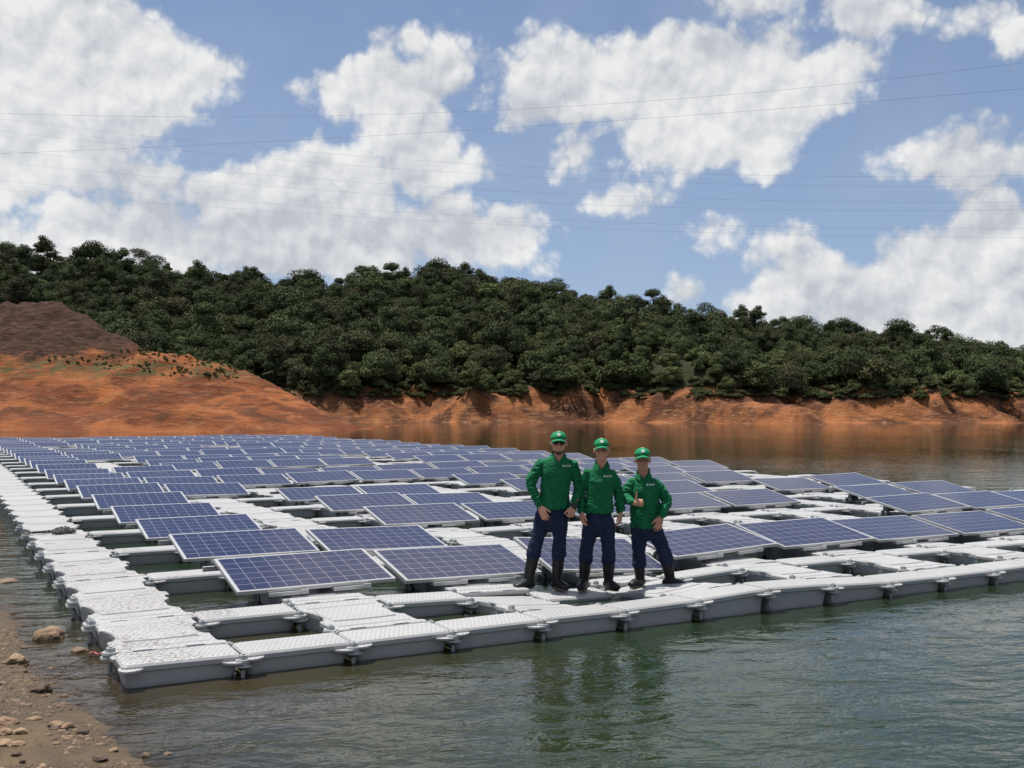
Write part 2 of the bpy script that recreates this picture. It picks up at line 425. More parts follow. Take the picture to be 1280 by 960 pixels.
# ------------------------------------------------------------------ people
def sub(nt_col, rough=.85, var=.18, scl=30, bmp=.002, spec=.2, name='cloth'): return simple(name, nt_col, rough, 0, var, scl, bmp, spec)
M['shirt'] = sub((.006, .112, .044), name='green_jersey', var=.2, scl=18, bmp=.0015)
M['jean'] = sub((.012, .019, .046), name='dark_denim', var=.3, scl=22)
M['skin'] = simple('skin', (.50, .25, .165), .5, 0, .12, 14, 0, .4)
M['skin2'] = simple('tanned_skin', (.40, .195, .125), .5, 0, .12, 14, 0, .4)
M['boot'] = simple('black_rubber', (.009, .009, .010), .45, 0, .3, 25, .0008, .3)
M['sole'] = simple('boot_sole_rubber', (.10, .075, .05), .7)
M['cap'] = sub((.008, .19, .075), name='green_cap_cloth', var=.1, scl=40)
M['hair'] = simple('dark_hair', (.012, .009, .008), .6)
M['beard'] = simple('beard_stubble', (.055, .030, .022), .8)
M['lens'] = simple('dark_lens', (.006, .006, .007), .12)
M['white'] = simple('white_print', (.60, .62, .60), .8, var=.05)
M['dark'] = simple('dark_print', (.03, .05, .04), .7)
M['eye'] = simple('eye_white', (.55, .52, .5), .2, var=.02)
M['belt'] = simple('black_belt', (.015, .012, .01), .5)

def tube(bm, pts, rad, wide=None, n=14, caps=True):
    P = [Vector(p) for p in pts]; K = len(P)
    rr = [(r, r) if isinstance(r, (int, float)) else r for r in rad]
    T = [(P[min(i+1, K-1)]-P[max(i-1, 0)]).normalized() for i in range(K)]
    w = Vector(wide) if wide is not None else Vector((1, .13, .07))
    secs = []
    def sec(c, t, a, b):
        u = (w-t*w.dot(t)); u = u.normalized() if u.length > 1e-4 else t.orthogonal().normalized()
        v = t.cross(u)
        return [c+u*a*math.cos(2*math.pi*i/n)+v*b*math.sin(2*math.pi*i/n) for i in range(n)]
    if caps:
        a, b = rr[0]; m_ = min(a, b)
        for k in (.95, .7, .35): secs.append(sec(P[0]-T[0]*m_*k, T[0], a*math.sqrt(1-k*k), b*math.sqrt(1-k*k)))
    for i in range(K): secs.append(sec(P[i], T[i], *rr[i]))
    if caps:
        a, b = rr[-1]; m_ = min(a, b)
        for k in (.35, .7, .95): secs.append(sec(P[-1]+T[-1]*m_*k, T[-1], a*math.sqrt(1-k*k), b*math.sqrt(1-k*k)))
    rings(bm, secs)
def ball(bm, c, r, n=14):
    c = Vector(c); rx, ry, rz = r if isinstance(r, tuple) else (r, r, r)
    rings(bm, [[(c.x+rx*math.sin(R(k))*math.cos(2*math.pi*i/n), c.y+ry*math.sin(R(k))*math.sin(2*math.pi*i/n), c.z-rz*math.cos(R(k))) for i in range(n)] for k in (6, 25, 45, 65, 90, 115, 135, 155, 174)])
def remesh(bm, name, mat_, vox=.007, smooth=4, disp=None, cut=None):
    me = bpy.data.meshes.new('tmp'); bmesh.ops.recalc_face_normals(bm, faces=bm.faces); bm.to_mesh(me); bm.free()
    o = bpy.data.objects.new('tmp', me); col.objects.link(o)
    r = o.modifiers.new('r', 'REMESH'); r.mode = 'VOXEL'; r.voxel_size = vox
    s = o.modifiers.new('s', 'SMOOTH'); s.factor = .5; s.iterations = smooth
    dg = bpy.context.evaluated_depsgraph_get(); dg.update()
    out = bpy.data.meshes.new_from_object(o.evaluated_get(dg)); out.name = name
    bpy.data.objects.remove(o); bpy.data.meshes.remove(me)
    if disp:
        for v, nrm in zip(out.vertices, [x.vector.copy() for x in out.vertex_normals]):
            v.co += nrm*disp(v.co)
    if cut is not None:
        b2 = bmesh.new(); b2.from_mesh(out)
        for co, no in cut:
            bmesh.ops.bisect_plane(b2, geom=b2.verts[:]+b2.edges[:]+b2.faces[:], plane_co=co, plane_no=no, clear_outer=True)
        b2.to_mesh(out); b2.free()
    out.materials.clear(); out.materials.append(mat_)
    out.polygons.foreach_set('use_smooth', [True]*len(out.polygons)); return out
def child(name, me, parent): return link(bpy.data.objects.new(name, me), parent)

def hand(bm, w, d, nrm, side, curl, spread=.12, thumb=None, s=1.0):
    # w wrist, d pointing direction, nrm back-of-hand normal, side: +1/-1 which side the thumb leaves
    w = Vector(w); d = Vector(d).normalized(); nrm = Vector(nrm); nrm = (nrm-d*nrm.dot(d)).normalized(); x = d.cross(nrm)*side
    s *= 1.0
    tube(bm, [w-d*.01, w+d*.02*s, w+d*.055*s, w+d*.088*s], [(.025*s, .018*s), (.032*s, .017*s), (.040*s, .016*s), (.039*s, .013*s)], x)
    for i, (ln, off) in enumerate(((.070, .030), (.078, .010), (.073, -.010), (.058, -.029))):
        a = spread*(1.5-i)/1.5*.5
        p = w+d*(.088-(.006 if i in (0, 3) else 0))*s+x*off*s; dd = (d+x*a).normalized(); pts = [p]; ang = 0
        for sgm, k in ((.45, curl), (.30, curl*1.2), (.25, curl*.8)):
            ang += k; q = pts[-1]+(dd*math.cos(ang)-nrm*math.sin(ang))*ln*sgm*s; pts.append(q)
        tube(bm, [w+d*.06*s+x*off*.9*s]+pts, [.0095*s, .0095*s, .009*s, .0085*s, .0072*s], x, 10)
    td = Vector(thumb).normalized() if thumb is not None else (d*.75+x*.7-nrm*.25).normalized()
    b0 = w+d*.025*s+x*.022*s
    t2 = (td*.6+(d if thumb is None else td)*.4).normalized()
    tube(bm, [b0, b0+td*.038*s, b0+td*.038*s+t2*.03*s, b0+td*.038*s+t2*.052*s], [.015*s, .0125*s, .0105*s, .009*s], nrm, 10)

def person(S):
    x0, base, sc_ = S['x0'], S['base'], S.get('sc', 505.)
    def q(cx, cy, y=0.): return Vector(((cx-x0)/sc_, y, (base-cy)/sc_))
    root = bpy.data.objects.new('person', None); root.empty_display_size = .2; link(root)
    root.location = S['loc']; k0 = (Vector(S['loc'])-CAM).dot(FW)*sc_/(4.173*FPX); root.scale = (k0, k0, k0); root.rotation_euler = (0, 0, -YAW-S.get('az', .04))
    tag(root, S['label'], 'person', 'workers standing on the raft')
    nk = q(*S['neck']); hd = q(*S['head'], -.015)   # head centre
    hr = S.get('hr', .078)
    sl, sr = q(*S['sl'], .01)+Vector((.028, 0, -.032)), q(*S['sr'], .01)+Vector((-.028, 0, -.032)); zs = (sl.z+sr.z)/2; shw = (sr.x-sl.x)/2
    arms = [[sl]+[q(*p) for p in S['armL']], [sr]+[q(*p) for p in S['armR']]]
    legs = [[q(*p) for p in S['legL']], [q(*p) for p in S['legR']]]   # hip, knee, ankle
    ch, wa, hp = q(*S['chest']), q(*S['waist']), q(*S['hip'])
    cw, ww, hw = S['cw'], S['ww'], S['hw']
    # --- body: one continuous skin
    bm = bmesh.new()
    tube(bm, [hp, (hp+wa)/2, wa, (wa+ch)/2, ch, (ch+nk)/2+Vector((0, .005, .02)), nk-Vector((0, 0, .03))],
         [(hw*.82, .09), (hw*.80, .085), (ww*.8, .085), (cw*.82, .09), (cw*.80, .088), (cw*.45, .060), (.056, .052)], (1, 0, 0), 20)
    tube(bm, [nk-Vector((0, 0, .07)), nk, hd-Vector((0, -.015, .06))], [.060, .056, .055], (1, 0, 0))
    ball(bm, hd+Vector((0, .012, .02)), (hr, .097, .105), 20)
    ball(bm, hd+Vector((0, -.012, -.045)), (hr*.80, .078, .072), 18)
    ball(bm, hd+Vector((0, -.062, -.092)), (.028, .026, .022))                  # chin
    tube(bm, [hd+Vector((0, -.088, .012)), hd+Vector((0, -.103, -.012)), hd+Vector((0, -.110, -.030))], [.010, .012, .015], (1, 0, 0), 10)   # nose
    for s in (-1, 1):
        ball(bm, hd+Vector((s*.014, -.098, -.031)), .009, 10)
        ball(bm, hd+Vector((s*.040, -.068, -.022)), (.022, .02, .02))           # cheek
        tube(bm, [hd+Vector((s*.012, -.090, .026)), hd+Vector((s*.046, -.078, .024))], [.009, .008], (0, 0, 1), 8)   # brow
        ball(bm, hd+Vector((s*hr*1.03, .01, -.012)), (.010, .019, .030), 10)    # ear
    tube(bm, [hd+Vector((-.026, -.083, -.060)), hd+Vector((0, -.092, -.058)), hd+Vector((.026, -.083, -.060))], [.005, .0075, .005], (0, 0, 1), 8)
    tube(bm, [hd+Vector((-.024, -.081, -.069)), hd+Vector((0, -.089, -.070)), hd+Vector((.024, -.081, -.069))], [.005, .0085, .005], (0, 0, 1), 8)
    for A in arms:
        tube(bm, [A[0]+Vector((-math.copysign(.02, A[0].x-ch.x), 0, -.02)), (A[0]+A[1])/2, A[1], (A[1]*.7+A[2]*.3), A[2]], [.034, .038, .032, .030, .022])
    for l in legs:
        tube(bm, [l[0], (l[0]+l[1])/2, l[1], l[1]*.7+l[2]*.3, l[2]], [.082, .068, .050, .050, .036])
    for l, t in zip(legs, S['toes']):
        d = Vector((t[0], t[1], 0)).normalized(); a = Vector((l[2].x, l[2].y, .045))
        tube(bm, [a-d*.03, a+d*.06, a+d*.13], [(.032, .03), (.036, .024), (.034, .018)], d.cross(Vector((0, 0, 1))))
    for k, H in enumerate(S['hands']):
        A = arms[k]; hand(bm, A[2]+(A[2]-A[1]).normalized()*.015, **H)
    body = child('body', remesh(bm, 'body', M[S.get('skin', 'skin')], .0055, 3), root)
    # --- eyes
    for s in (-1, 1):
        bm = bmesh.new(); ball(bm, hd+Vector((s*.029, -.079, .008)), .0105, 12); e = child('eye', from_bm(bm, 'eye', M['eye'], True), root)
        bm = bmesh.new(); ball(bm, hd+Vector((s*.029, -.087, .008)), .0048, 10); child('iris', from_bm(bm, 'iris', M['hair'], True), e)
    # --- shirt
    sd = S.get('seed', 0)
    def wr(p, amp=.013):
        g_ = mnoise.noise(Vector((p.x*5+sd*7, p.y*5, p.z*9+p.x*9)))
        v = mnoise.noise(Vector((p.x*9+sd, p.y*9, p.z*5)))*amp
        f = mnoise.noise(Vector((p.x*14+p.z*22+sd*3, p.y*10, p.z*26-p.x*16)))
        far = min(1, max(0, (abs(p.x-ch.x)-cw*.9)/.05))
        low = min(1, max(0, (wa.z+.10-p.z)/.16))
        return v + (1-abs(f)*2.2)*amp*(.35+.95*far+.6*low)*.8 + g_*.006
    bm = bmesh.new(); hem = q(*S['hem'])
    mx = (sl.x+sr.x)/2
    tube(bm, [hem-Vector((0, 0, .03)), hem, (hem+wa)/2, wa, (wa+ch)/2, ch, Vector((mx, .004, zs-.01)), Vector((mx, .008, zs+.036)), Vector(((mx+nk.x)/2, .010, max(zs*.35+nk.z*.65-.012, zs+.055))), Vector((nk.x, .012, nk.z+.004))],
         [(S['hemw'], .120), (S['hemw'], .123), (S['hemw'], .122), (ww, .115), ((cw+ww)/2, .118), (cw, .118), (shw*1.0, .098), (shw*.86, .086), (shw*.55, .074), (.068, .066)], (1, 0, 0), 24, False)
    for A in arms:
        sh = A[0]; up = A[1]-A[0]; lo = A[2]-A[1]
        tube(bm, [sh-Vector((math.copysign(.060, sh.x-ch.x), 0, -.012)), sh, sh+up*.4, A[1]-up*.06, A[1]+lo*.12, A[1]+lo*.5, A[2]-lo*.04],
             [.050, .058, .056, .048, .047, .042, .034])
    sm = remesh(bm, 'shirt', M['shirt'], .0075, 5, wr)
    b3 = bmesh.new(); b3.from_mesh(sm); vb = nk.z-.095          # open neckline: a V down the front
    dl = [f for f in b3.faces if f.calc_center_median().y < .01 and f.calc_center_median().z > vb and abs(f.calc_center_median().x-nk.x) < .050*(f.calc_center_median().z-vb)/.07]
    bmesh.ops.delete(b3, geom=dl, context='FACES'); b3.to_mesh(sm); b3.free()
    shirt = child('shirt', sm, root)
    # collar: an open band of cloth with two points
    bm = bmesh.new(); N = 26
    for ro, dz in ((0, 0),):
        rs = []
        for i in range(N+1):
            a = R(-90+24+(360-48)*i/N); fr = abs(i/N-.5)*2
            c0 = nk+Vector((0, .012-.022*fr, -.042-.048*fr**2)); r1 = Vector((math.cos(a)*.066, math.sin(a)*.066, 0)); r2 = Vector((math.cos(a)*.088, math.sin(a)*.09, 0))
            rs.append([c0+r1+Vector((0, 0, .030)), c0+r1*1.06+Vector((0, 0, .033)), c0+r2+Vector((0, 0, -.002-.022*fr**3)), c0+r2*.93+Vector((0, 0, -.006-.018*fr**3)), c0+r1*.98])
        rings(bm, rs)
    bmesh.ops.recalc_face_normals(bm, faces=bm.faces)
    child('collar', from_bm(bm, 'collar', M['shirt'], False), shirt)
    # --- jeans
    bm = bmesh.new()
    tube(bm, [hp-Vector((0, 0, .05)), hp, hp+Vector((0, 0, .07)), hp+Vector((0, 0, .11))], [(hw*.85, .10), (hw, .112), (hw*.93, .106), (hw*.86, .10)], (1, 0, 0), 20)
    for l in legs:
        a, b, c = l
        tube(bm, [a+Vector((0, 0, .02)), (a*.6+b*.4), b+(a-b)*.08, b*.85+c*.15, b*.62+c*.38], [.090, .081, .066, .070, .074])
    def wj(p):
        return (mnoise.noise(p*11)*.007 + (1-2.2*abs(mnoise.noise(Vector((p.x*8+5, p.y*9, p.z*24)))))*.006)
    jeans = child('jeans', remesh(bm, 'jeans', M['jean'], .0075, 4, wj), root)
    # --- boots
    for l, t in zip(legs, S['toes']):
        b, c = l[1], l[2]; d = Vector((t[0], t[1], 0)).normalized(); pr = d.cross(Vector((0, 0, 1)))
        top = b*.52+c*.48; bm = bmesh.new()
        top.z = (base-S['boot'])/sc_; k_ = (b.z-top.z)/(b.z-c.z); top.x = b.x+(c.x-b.x)*k_; top.y = b.y+(c.y-b.y)*k_
        an = Vector((c.x, c.y, c.z))
        tube(bm, [top, top*.5+an*.5, an, Vector((an.x, an.y, .05))-d*.012], [(.061, .063), (.058, .060), (.049, .053), (.045, .049)], pr, 16)
        a = Vector((an.x, an.y, 0))
        tube(bm, [a-d*.045+Vector((0, 0, .042)), a+d*.04+Vector((0, 0, .05)), a+d*.11+Vector((0, 0, .044)), a+d*.165+Vector((0, 0, .036))],
             [(.040, .040), (.044, .048), (.050, .040), (.044, .030)], pr, 16)
        def wb(p): return (1-2*abs(mnoise.noise(Vector((p.x*6, p.y*6, p.z*30+sd)))))*.0035*min(1, max(0, (p.z-.08)/.1))
        bt = child('boot', remesh(bm, 'boot', M['boot'], .0065, 3, wb, cut=[((0, 0, top.z+.006), (0, 0, 1))]), root)
        bm = bmesh.new(); pts = []
        for i in range(20):
            an_ = 2*math.pi*i/20; lx = .06+.125*math.cos(an_); wy = (.050 if math.cos(an_) > -.2 else .042)*math.sin(an_)*(1-.12*abs(math.cos(an_)))
            v = a+d*lx+pr*wy; pts.append((v.x, v.y))
        rings(bm, [[(x, y, -.004) for x, y in pts], [(x, y, .017) for x, y in pts]])
        child('boot_sole', from_bm(bm, 'boot_sole', M['sole']), bt)
    # --- cap
    cc = hd+Vector((0, .010, .052)); bm = bmesh.new(); N = 32; rs = []
    for k in range(10):
        e = R(2+k*9.6); rr_ = math.cos(e)
        rs.append([(cc.x+(hr+.008)*rr_*math.cos(2*math.pi*i/N), cc.y+.104*rr_*math.sin(2*math.pi*i/N)-.004*math.sin(e), cc.z-.014+(.084)*math.sin(e)**.90) for i in range(N)])
    rings(bm, rs); capo = child('cap', from_bm(bm, 'cap', M['cap'], True), root)
    bm = bmesh.new(); rs = []
    for j in range(9):
        u = -1+2*j/8; row = []
        for (f_, th) in ((0, 0), (.5, 0), (1, 0), (1, -.004), (.5, -.004), (0, -.004)):
            a = R(-90+u*66); inner = Vector((math.cos(a)*(hr+.006), math.sin(a)*.102, 0)); ext = .078*math.cos(u*1.25)
            v = inner+Vector((math.cos(a)*.012, -1, 0))*ext*f_
            row.append(cc+v+Vector((0, 0, -.008+th-.010*f_-.036*u*u-.004*f_*f_)))
        rs.append(row)
    rings(bm, rs); bmesh.ops.recalc_face_normals(bm, faces=bm.faces)
    child('cap_brim', from_bm(bm, 'cap_brim', M['cap'], True), capo)
    def front_disc(r, off, mname, nm, par, inner=0):
        bm = bmesh.new(); e0 = R(34); cx_, cy_, cz_ = cc.x, cc.y-.104*math.cos(e0)-off, cc.z-.014+.084*math.sin(e0)**.90
        tilt = Vector((0, -math.cos(e0*1.0), math.sin(e0)*1.0)).normalized(); u = Vector((1, 0, 0)); v = tilt.cross(u)
        if v.z < 0: v = -v
        o_ = Vector((cx_, cy_, cz_))+tilt*.002
        rings(bm, [[o_+tilt*h+u*rr_*math.cos(2*math.pi*i/20)+v*rr_*math.sin(2*math.pi*i/20) for i in range(20)] for h, rr_ in ((-.014, r), (.001+off, r))])
        bmesh.ops.recalc_face_normals(bm, faces=bm.faces)
        return child(nm, from_bm(bm, nm, M[mname]), par)
    em = front_disc(.018, .001, 'white', 'cap_emblem', capo)
    # small mark on the emblem: a dark ring with an open middle
    bm = bmesh.new(); e0 = R(34); tilt = Vector((0, -math.cos(e0), math.sin(e0))); u = Vector((1, 0, 0)); v = Vector((0, math.sin(e0), math.cos(e0)))
    o_ = Vector((cc.x, cc.y-.104*math.cos(e0)-.001, cc.z-.014+.084*math.sin(e0)**.90))+tilt*.0055
    for i in range(14):
        a0, a1 = R(20+i*22), R(20+(i+1)*22)
        bm.faces.new([bm.verts.new(o_+u*r_*math.cos(a)+v*r_*math.sin(a)) for a, r_ in ((a0, .006), (a0, .0095), (a1, .0095), (a1, .006))])
    child('emblem_mark', from_bm(bm, 'emblem_mark', M['dark']), capo)
    # hair under the cap
    bm = bmesh.new(); ball(bm, hd+Vector((0, .026, .018)), (hr+.004, .092, .075), 20)
    child('hair', from_bm(bm, 'hair', M['hair'], True), root)
    if S.get('glasses'):
        bm = bmesh.new()
        for s in (-1, 1):
            rings(bm, [[(hd.x+s*(.033+.004*0)+.030*math.cos(2*math.pi*i/16), hd.y-.098+dy+.010*abs(math.cos(2*math.pi*i/16)*(1 if math.cos(2*math.pi*i/16)*s > 0 else 0)), hd.z+.006+.020*math.sin(2*math.pi*i/16)) for i in range(16)] for dy in (0, .006)])
            tube(bm, [hd+Vector((s*.062, -.085, .012)), hd+Vector((s*(hr+.003), -.03, .010)), hd+Vector((s*(hr+.004), .01, .004))], [.004, .003, .003], None, 8)
        tube(bm, [hd+Vector((-.008, -.100, .010)), hd+Vector((.008, -.100, .010))], [.003, .003], None, 8)
        bmesh.ops.recalc_face_normals(bm, faces=bm.faces)
        child('sunglasses', from_bm(bm, 'sunglasses', M['lens'], True), root)
        bm = bmesh.new(); ball(bm, hd+Vector((0, -.054, -.098)), (.034, .038, .024), 16); ball(bm, hd+Vector((0, -.018, -.082)), (hr*.83, .052, .022), 16)
        child('beard', from_bm(bm, 'beard', M['beard'], True), root)
    if S.get('watch'):
        A = arms[S['watch']-1]; p = A[2]+(A[2]-A[1]).normalized()*-.005; d = (A[2]-A[1]).normalized(); bm = bmesh.new()
        tube(bm, [p-d*.010, p+d*.010], [.040, .040], None, 16); child('watch', from_bm(bm, 'watch', M['belt'], True), root)
    # logo on the chest, laid on the cloth
    cu = bpy.data.curves.new('logo', 'FONT'); cu.body = 'erco'; cu.size = .034; cu.extrude = .0012; cu.align_x = 'CENTER'; cu.offset = .0008
    to = bpy.data.objects.new('tmp', cu); col.objects.link(to); dg = bpy.context.evaluated_depsgraph_get(); dg.update()
    lm = bpy.data.meshes.new_from_object(to.evaluated_get(dg)); bpy.data.objects.remove(to)
    b2 = bmesh.new(); b2.from_mesh(lm)
    N = 14; cyl(b2, -.048, .009, -.0012, .0012, .010, n=N)
    bmesh.ops.subdivide_edges(b2, edges=b2.edges[:], cuts=1)
    b2.to_mesh(lm); b2.free()
    lo = q(*S['logo'])
    from mathutils.bvhtree import BVHTree
    bv = BVHTree.FromPolygons([v.co.copy() for v in shirt.data.vertices], [tuple(p.vertices) for p in shirt.data.polygons])
    for v_ in lm.vertices:
        x_, z_ = lo.x+v_.co.x, lo.z+v_.co.y
        h = bv.ray_cast(Vector((x_, -1, z_)), Vector((0, 1, 0)))
        yy = h[0].y if h[0] is not None else -.12
        v_.co = (x_, yy-.002-v_.co.z*.8, z_)
    lm.materials.clear(); lm.materials.append(M['white']); child('logo', lm, shirt)
    return root

def foot_loc(px, py, z): g = ground(px, py, z); return (g.x, g.y, z)
MZ = -.095
S1 = dict(x0=205, base=898, loc=foot_loc(689, 735.5, MZ), seed=1, az=.03, label='tallest man, bearded in sunglasses, green cap and jersey, standing leftmost',
    neck=(243, 192), head=(244, 140), hr=.080, sl=(140, 232), sr=(330, 238),
    armL=[(92, 352, -.02), (143, 460, -.10)], armR=[(352, 375, .02), (325, 462, -.10)],
    legL=[(165, 535, 0), (128, 650, -.03), (88, 840, 0)], legR=[(250, 535, 0), (248, 655, -.02), (236, 840, 0)],
    toes=[(-.75, -.65), (.55, -.8)], chest=(232, 300), waist=(222, 420), hip=(208, 530), cw=.158, ww=.150, hw=.165,
    hem=(214, 468), hemw=.165, boot=738, logo=(292, 262), glasses=True, watch=2,
    hands=[dict(d=(.42, -.25, -.9), nrm=(-.3, -1, 0), side=-1, curl=.22, spread=.2), dict(d=(-.35, -.1, -.9), nrm=(.5, -.9, 0), side=1, curl=.75, spread=.1)])
S2 = dict(x0=450, base=900, loc=foot_loc(748, 735.5, MZ), seed=2, az=.05, label='slim man in green cap standing between the other two, arms hanging',
    neck=(467, 232), head=(467, 178), hr=.074, sl=(385, 285), sr=(535, 285),
    armL=[(352, 400, .02), (360, 492, -.06)], armR=[(556, 400, .05), (566, 498, .03)],
    legL=[(415, 570, 0), (388, 685, -.02), (376, 850, 0)], legR=[(490, 570, 0), (503, 690, -.02), (503, 850, 0)],
    toes=[(-.25, -.95), (.45, -.85)], chest=(460, 340), waist=(455, 440), hip=(452, 560), cw=.140, ww=.134, hw=.143,
    hem=(452, 490), hemw=.148, boot=762, logo=(505, 318),
    hands=[dict(d=(.12, -.1, -1), nrm=(-.9, -.4, 0), side=-1, curl=.30, spread=.08), dict(d=(-.05, -.1, -1), nrm=(.9, -.3, 0), side=1, curl=.45, spread=.06)])
S3 = dict(x0=720, base=888, loc=foot_loc(814, 732.5, MZ), seed=3, az=.07, skin='skin2', label='shortest man in green cap, standing rightmost and giving a thumbs up',
    neck=(680, 282), head=(676, 228), hr=.076, sl=(615, 330), sr=(752, 335),
    armL=[(578, 425, -.02), (622, 446, -.19)], armR=[(804, 440, .02), (770, 515, -.10)],
    legL=[(660, 590, 0), (655, 720, -.02), (662, 845, 0)], legR=[(732, 590, 0), (786, 700, -.06), (815, 838, -.02)],
    toes=[(-.55, -.8), (.85, -.5)], chest=(688, 390), waist=(690, 480), hip=(695, 580), cw=.144, ww=.148, hw=.150,
    hem=(692, 568), hemw=.156, boot=715, logo=(722, 362),
    hands=[dict(d=(1, -.15, .05), nrm=(.1, -.8, .25), side=-1, curl=1.45, spread=0, thumb=(.05, -.1, 1)), dict(d=(-.25, -.3, -.9), nrm=(.35, -1, 0), side=1, curl=.25, spread=.35)])
for S in (S1, S2, S3): person(S)

# ------------------------------------------------------------------ water, lake bed, shores
def grid_mesh(name, us, ws, hfun, m):
    us = np.asarray(us, float); ws = np.asarray(ws, float)
    U, Wd = np.meshgrid(us, ws); H = hfun(U, Wd)
    V = np.stack([CAM.x+RH.x*U+FH.x*Wd, CAM.y+RH.y*U+FH.y*Wd, H], -1).reshape(-1, 3)
    nu, nw = len(us), len(ws); idx = np.arange(nu*nw).reshape(nw, nu)
    F = np.stack([idx[:-1, :-1], idx[:-1, 1:], idx[1:, 1:], idx[1:, :-1]], -1).reshape(-1, 4)
    return np_mesh(name, V, F, m, True)
def vnoise(U, W_, s, seed=0, oct_=4, ridge=False):
    # cheap value noise in numpy
    out = np.zeros_like(U, dtype=float); amp = 1; tot = 0
    for o_ in range(oct_):
        x = U/s*2**o_+seed*17.3+o_*5.1; y = W_/s*2**o_+seed*9.7+o_*3.3
        xi = np.floor(x).astype(int); yi = np.floor(y).astype(int); fx = x-xi; fy = y-yi
        fx = fx*fx*(3-2*fx); fy = fy*fy*(3-2*fy)
        def h(a, b):
            v = np.sin(a*127.1+b*311.7+seed*74.7+o_*19.9)*43758.5453; return v-np.floor(v)
        n = (h(xi, yi)*(1-fx)+h(xi+1, yi)*fx)*(1-fy)+(h(xi, yi+1)*(1-fx)+h(xi+1, yi+1)*fx)*fy
        if ridge: n = 1-abs(2*n-1)
        out += n*amp; tot += amp; amp *= .5
    return out/tot
def sst(a, b, x): t = np.clip((x-a)/(b-a), 0, 1); return t*t*(3-2*t)

# water
m, nt, b = mat('lake_water'); P = pos(nt); M['water'] = m
sp = nt.nodes.new('ShaderNodeSeparateXYZ'); L(nt, P, sp.inputs[0])
dv = nt.nodes.new('ShaderNodeVectorMath'); dv.operation = 'DISTANCE'; L(nt, P, dv.inputs[0]); dv.inputs[1].default_value = tuple(ground(60, 860, WZ))
shore = ramp(nt, mth(nt, 'MULTIPLY', mth(nt, 'ADD', dv.outputs[1], mth(nt, 'MULTIPLY', fbm(nt, P, .5, 3), 2)), .1), (.10, 1.), (.55, 0.))
c = mixc(nt, fbm(nt, P, .12, 3), (.009, .019, .009, 1), (.015, .024, .011, 1))
far_ = ramp(nt, mth(nt, 'MULTIPLY', sp.outputs[1], .01), (.5, 0.), (1., 1.))
c = mixc(nt, far_, c, (.012, .014, .008, 1))
c = mixc(nt, shore, c, (.040, .029, .016, 1))
L(nt, c, b.inputs['Base Color']); b.inputs['Roughness'].default_value = .03; b.inputs['IOR'].default_value = 1.333
dpt = nt.nodes.new('ShaderNodeVertexColor'); dpt.layer_name = 'depth'; sdp = nt.nodes.new('ShaderNodeSeparateColor'); L(nt, dpt.outputs[0], sdp.inputs[0])
murk = mth(nt, 'MULTIPLY', mth(nt, 'SUBTRACT', 1.0, sdp.outputs[0], clamp=True), .9)
b.inputs['Transmission Weight'].default_value = 0
# shallow water lets the mud show: same surface gloss over a see-through body
tr_ = nt.nodes.new('ShaderNodeBsdfTransparent'); tr_.inputs[0].default_value = (.62, .55, .42, 1)
gl_ = nt.nodes.new('ShaderNodeBsdfGlossy'); gl_.inputs['Roughness'].default_value = .03
fr_ = nt.nodes.new('ShaderNodeFresnel'); fr_.inputs[0].default_value = 1.333
m1_ = nt.nodes.new('ShaderNodeMixShader'); L(nt, fr_.outputs[0], m1_.inputs[0]); L(nt, tr_.outputs[0], m1_.inputs[1]); L(nt, gl_.outputs[0], m1_.inputs[2])
m2_ = nt.nodes.new('ShaderNodeMixShader'); L(nt, murk, m2_.inputs[0]); L(nt, b.outputs[0], m2_.inputs[1]); L(nt, m1_.outputs[0], m2_.inputs[2])
L(nt, m2_.outputs[0], nt.nodes['Material Output'].inputs[0])
rot = mapping(nt, P, (1, 1, 1), (0, 0, 0), (0, 0, YAW-.2))
w1 = fbm(nt, mapping(nt, rot, (1.2, 2.1, 1)), 1.5, 4, .5, dist=.6)
w2 = fbm(nt, mapping(nt, rot, (.35, 1.1, 1)), 1.2, 3, .5, dist=.3)
w3 = fbm(nt, mapping(nt, rot, (2.6, 5.5, 1)), 2.6, 2, .5)
patch = ramp(nt, fbm(nt, mapping(nt, P, (.05, .02, 1)), 1.0, 3), (.35, .25), (.65, 1.))
dc = nt.nodes.new('ShaderNodeVectorMath'); dc.operation = 'DISTANCE'; L(nt, P, dc.inputs[0]); dc.inputs[1].default_value = tuple(wp(-30, 95, WZ))
lee = ramp(nt, mth(nt, 'MULTIPLY', dc.outputs[1], .005), (.45, .12), (.62, 1.))
h = mth(nt, 'ADD', mth(nt, 'ADD', mth(nt, 'MULTIPLY', w1, .085), mth(nt, 'MULTIPLY', w2, .08)), mth(nt, 'MULTIPLY', w3, .014))
h = mth(nt, 'MULTIPLY', h, patch)
bn = bump(nt, b, h, .55, 1.0)
dn = nt.nodes.new('ShaderNodeVectorMath'); dn.operation = 'DISTANCE'; L(nt, P, dn.inputs[0]); dn.inputs[1].default_value = tuple(wp(6, 6, WZ))
fall = ramp(nt, mth(nt, 'MULTIPLY', dn.outputs[1], .01), (.08, .42), (.28, .24), (1., .10))
L(nt, fall, bn.inputs['Strength']); L(nt, bn.outputs[0], gl_.inputs['Normal']); L(nt, bn.outputs[0], fr_.inputs['Normal'])

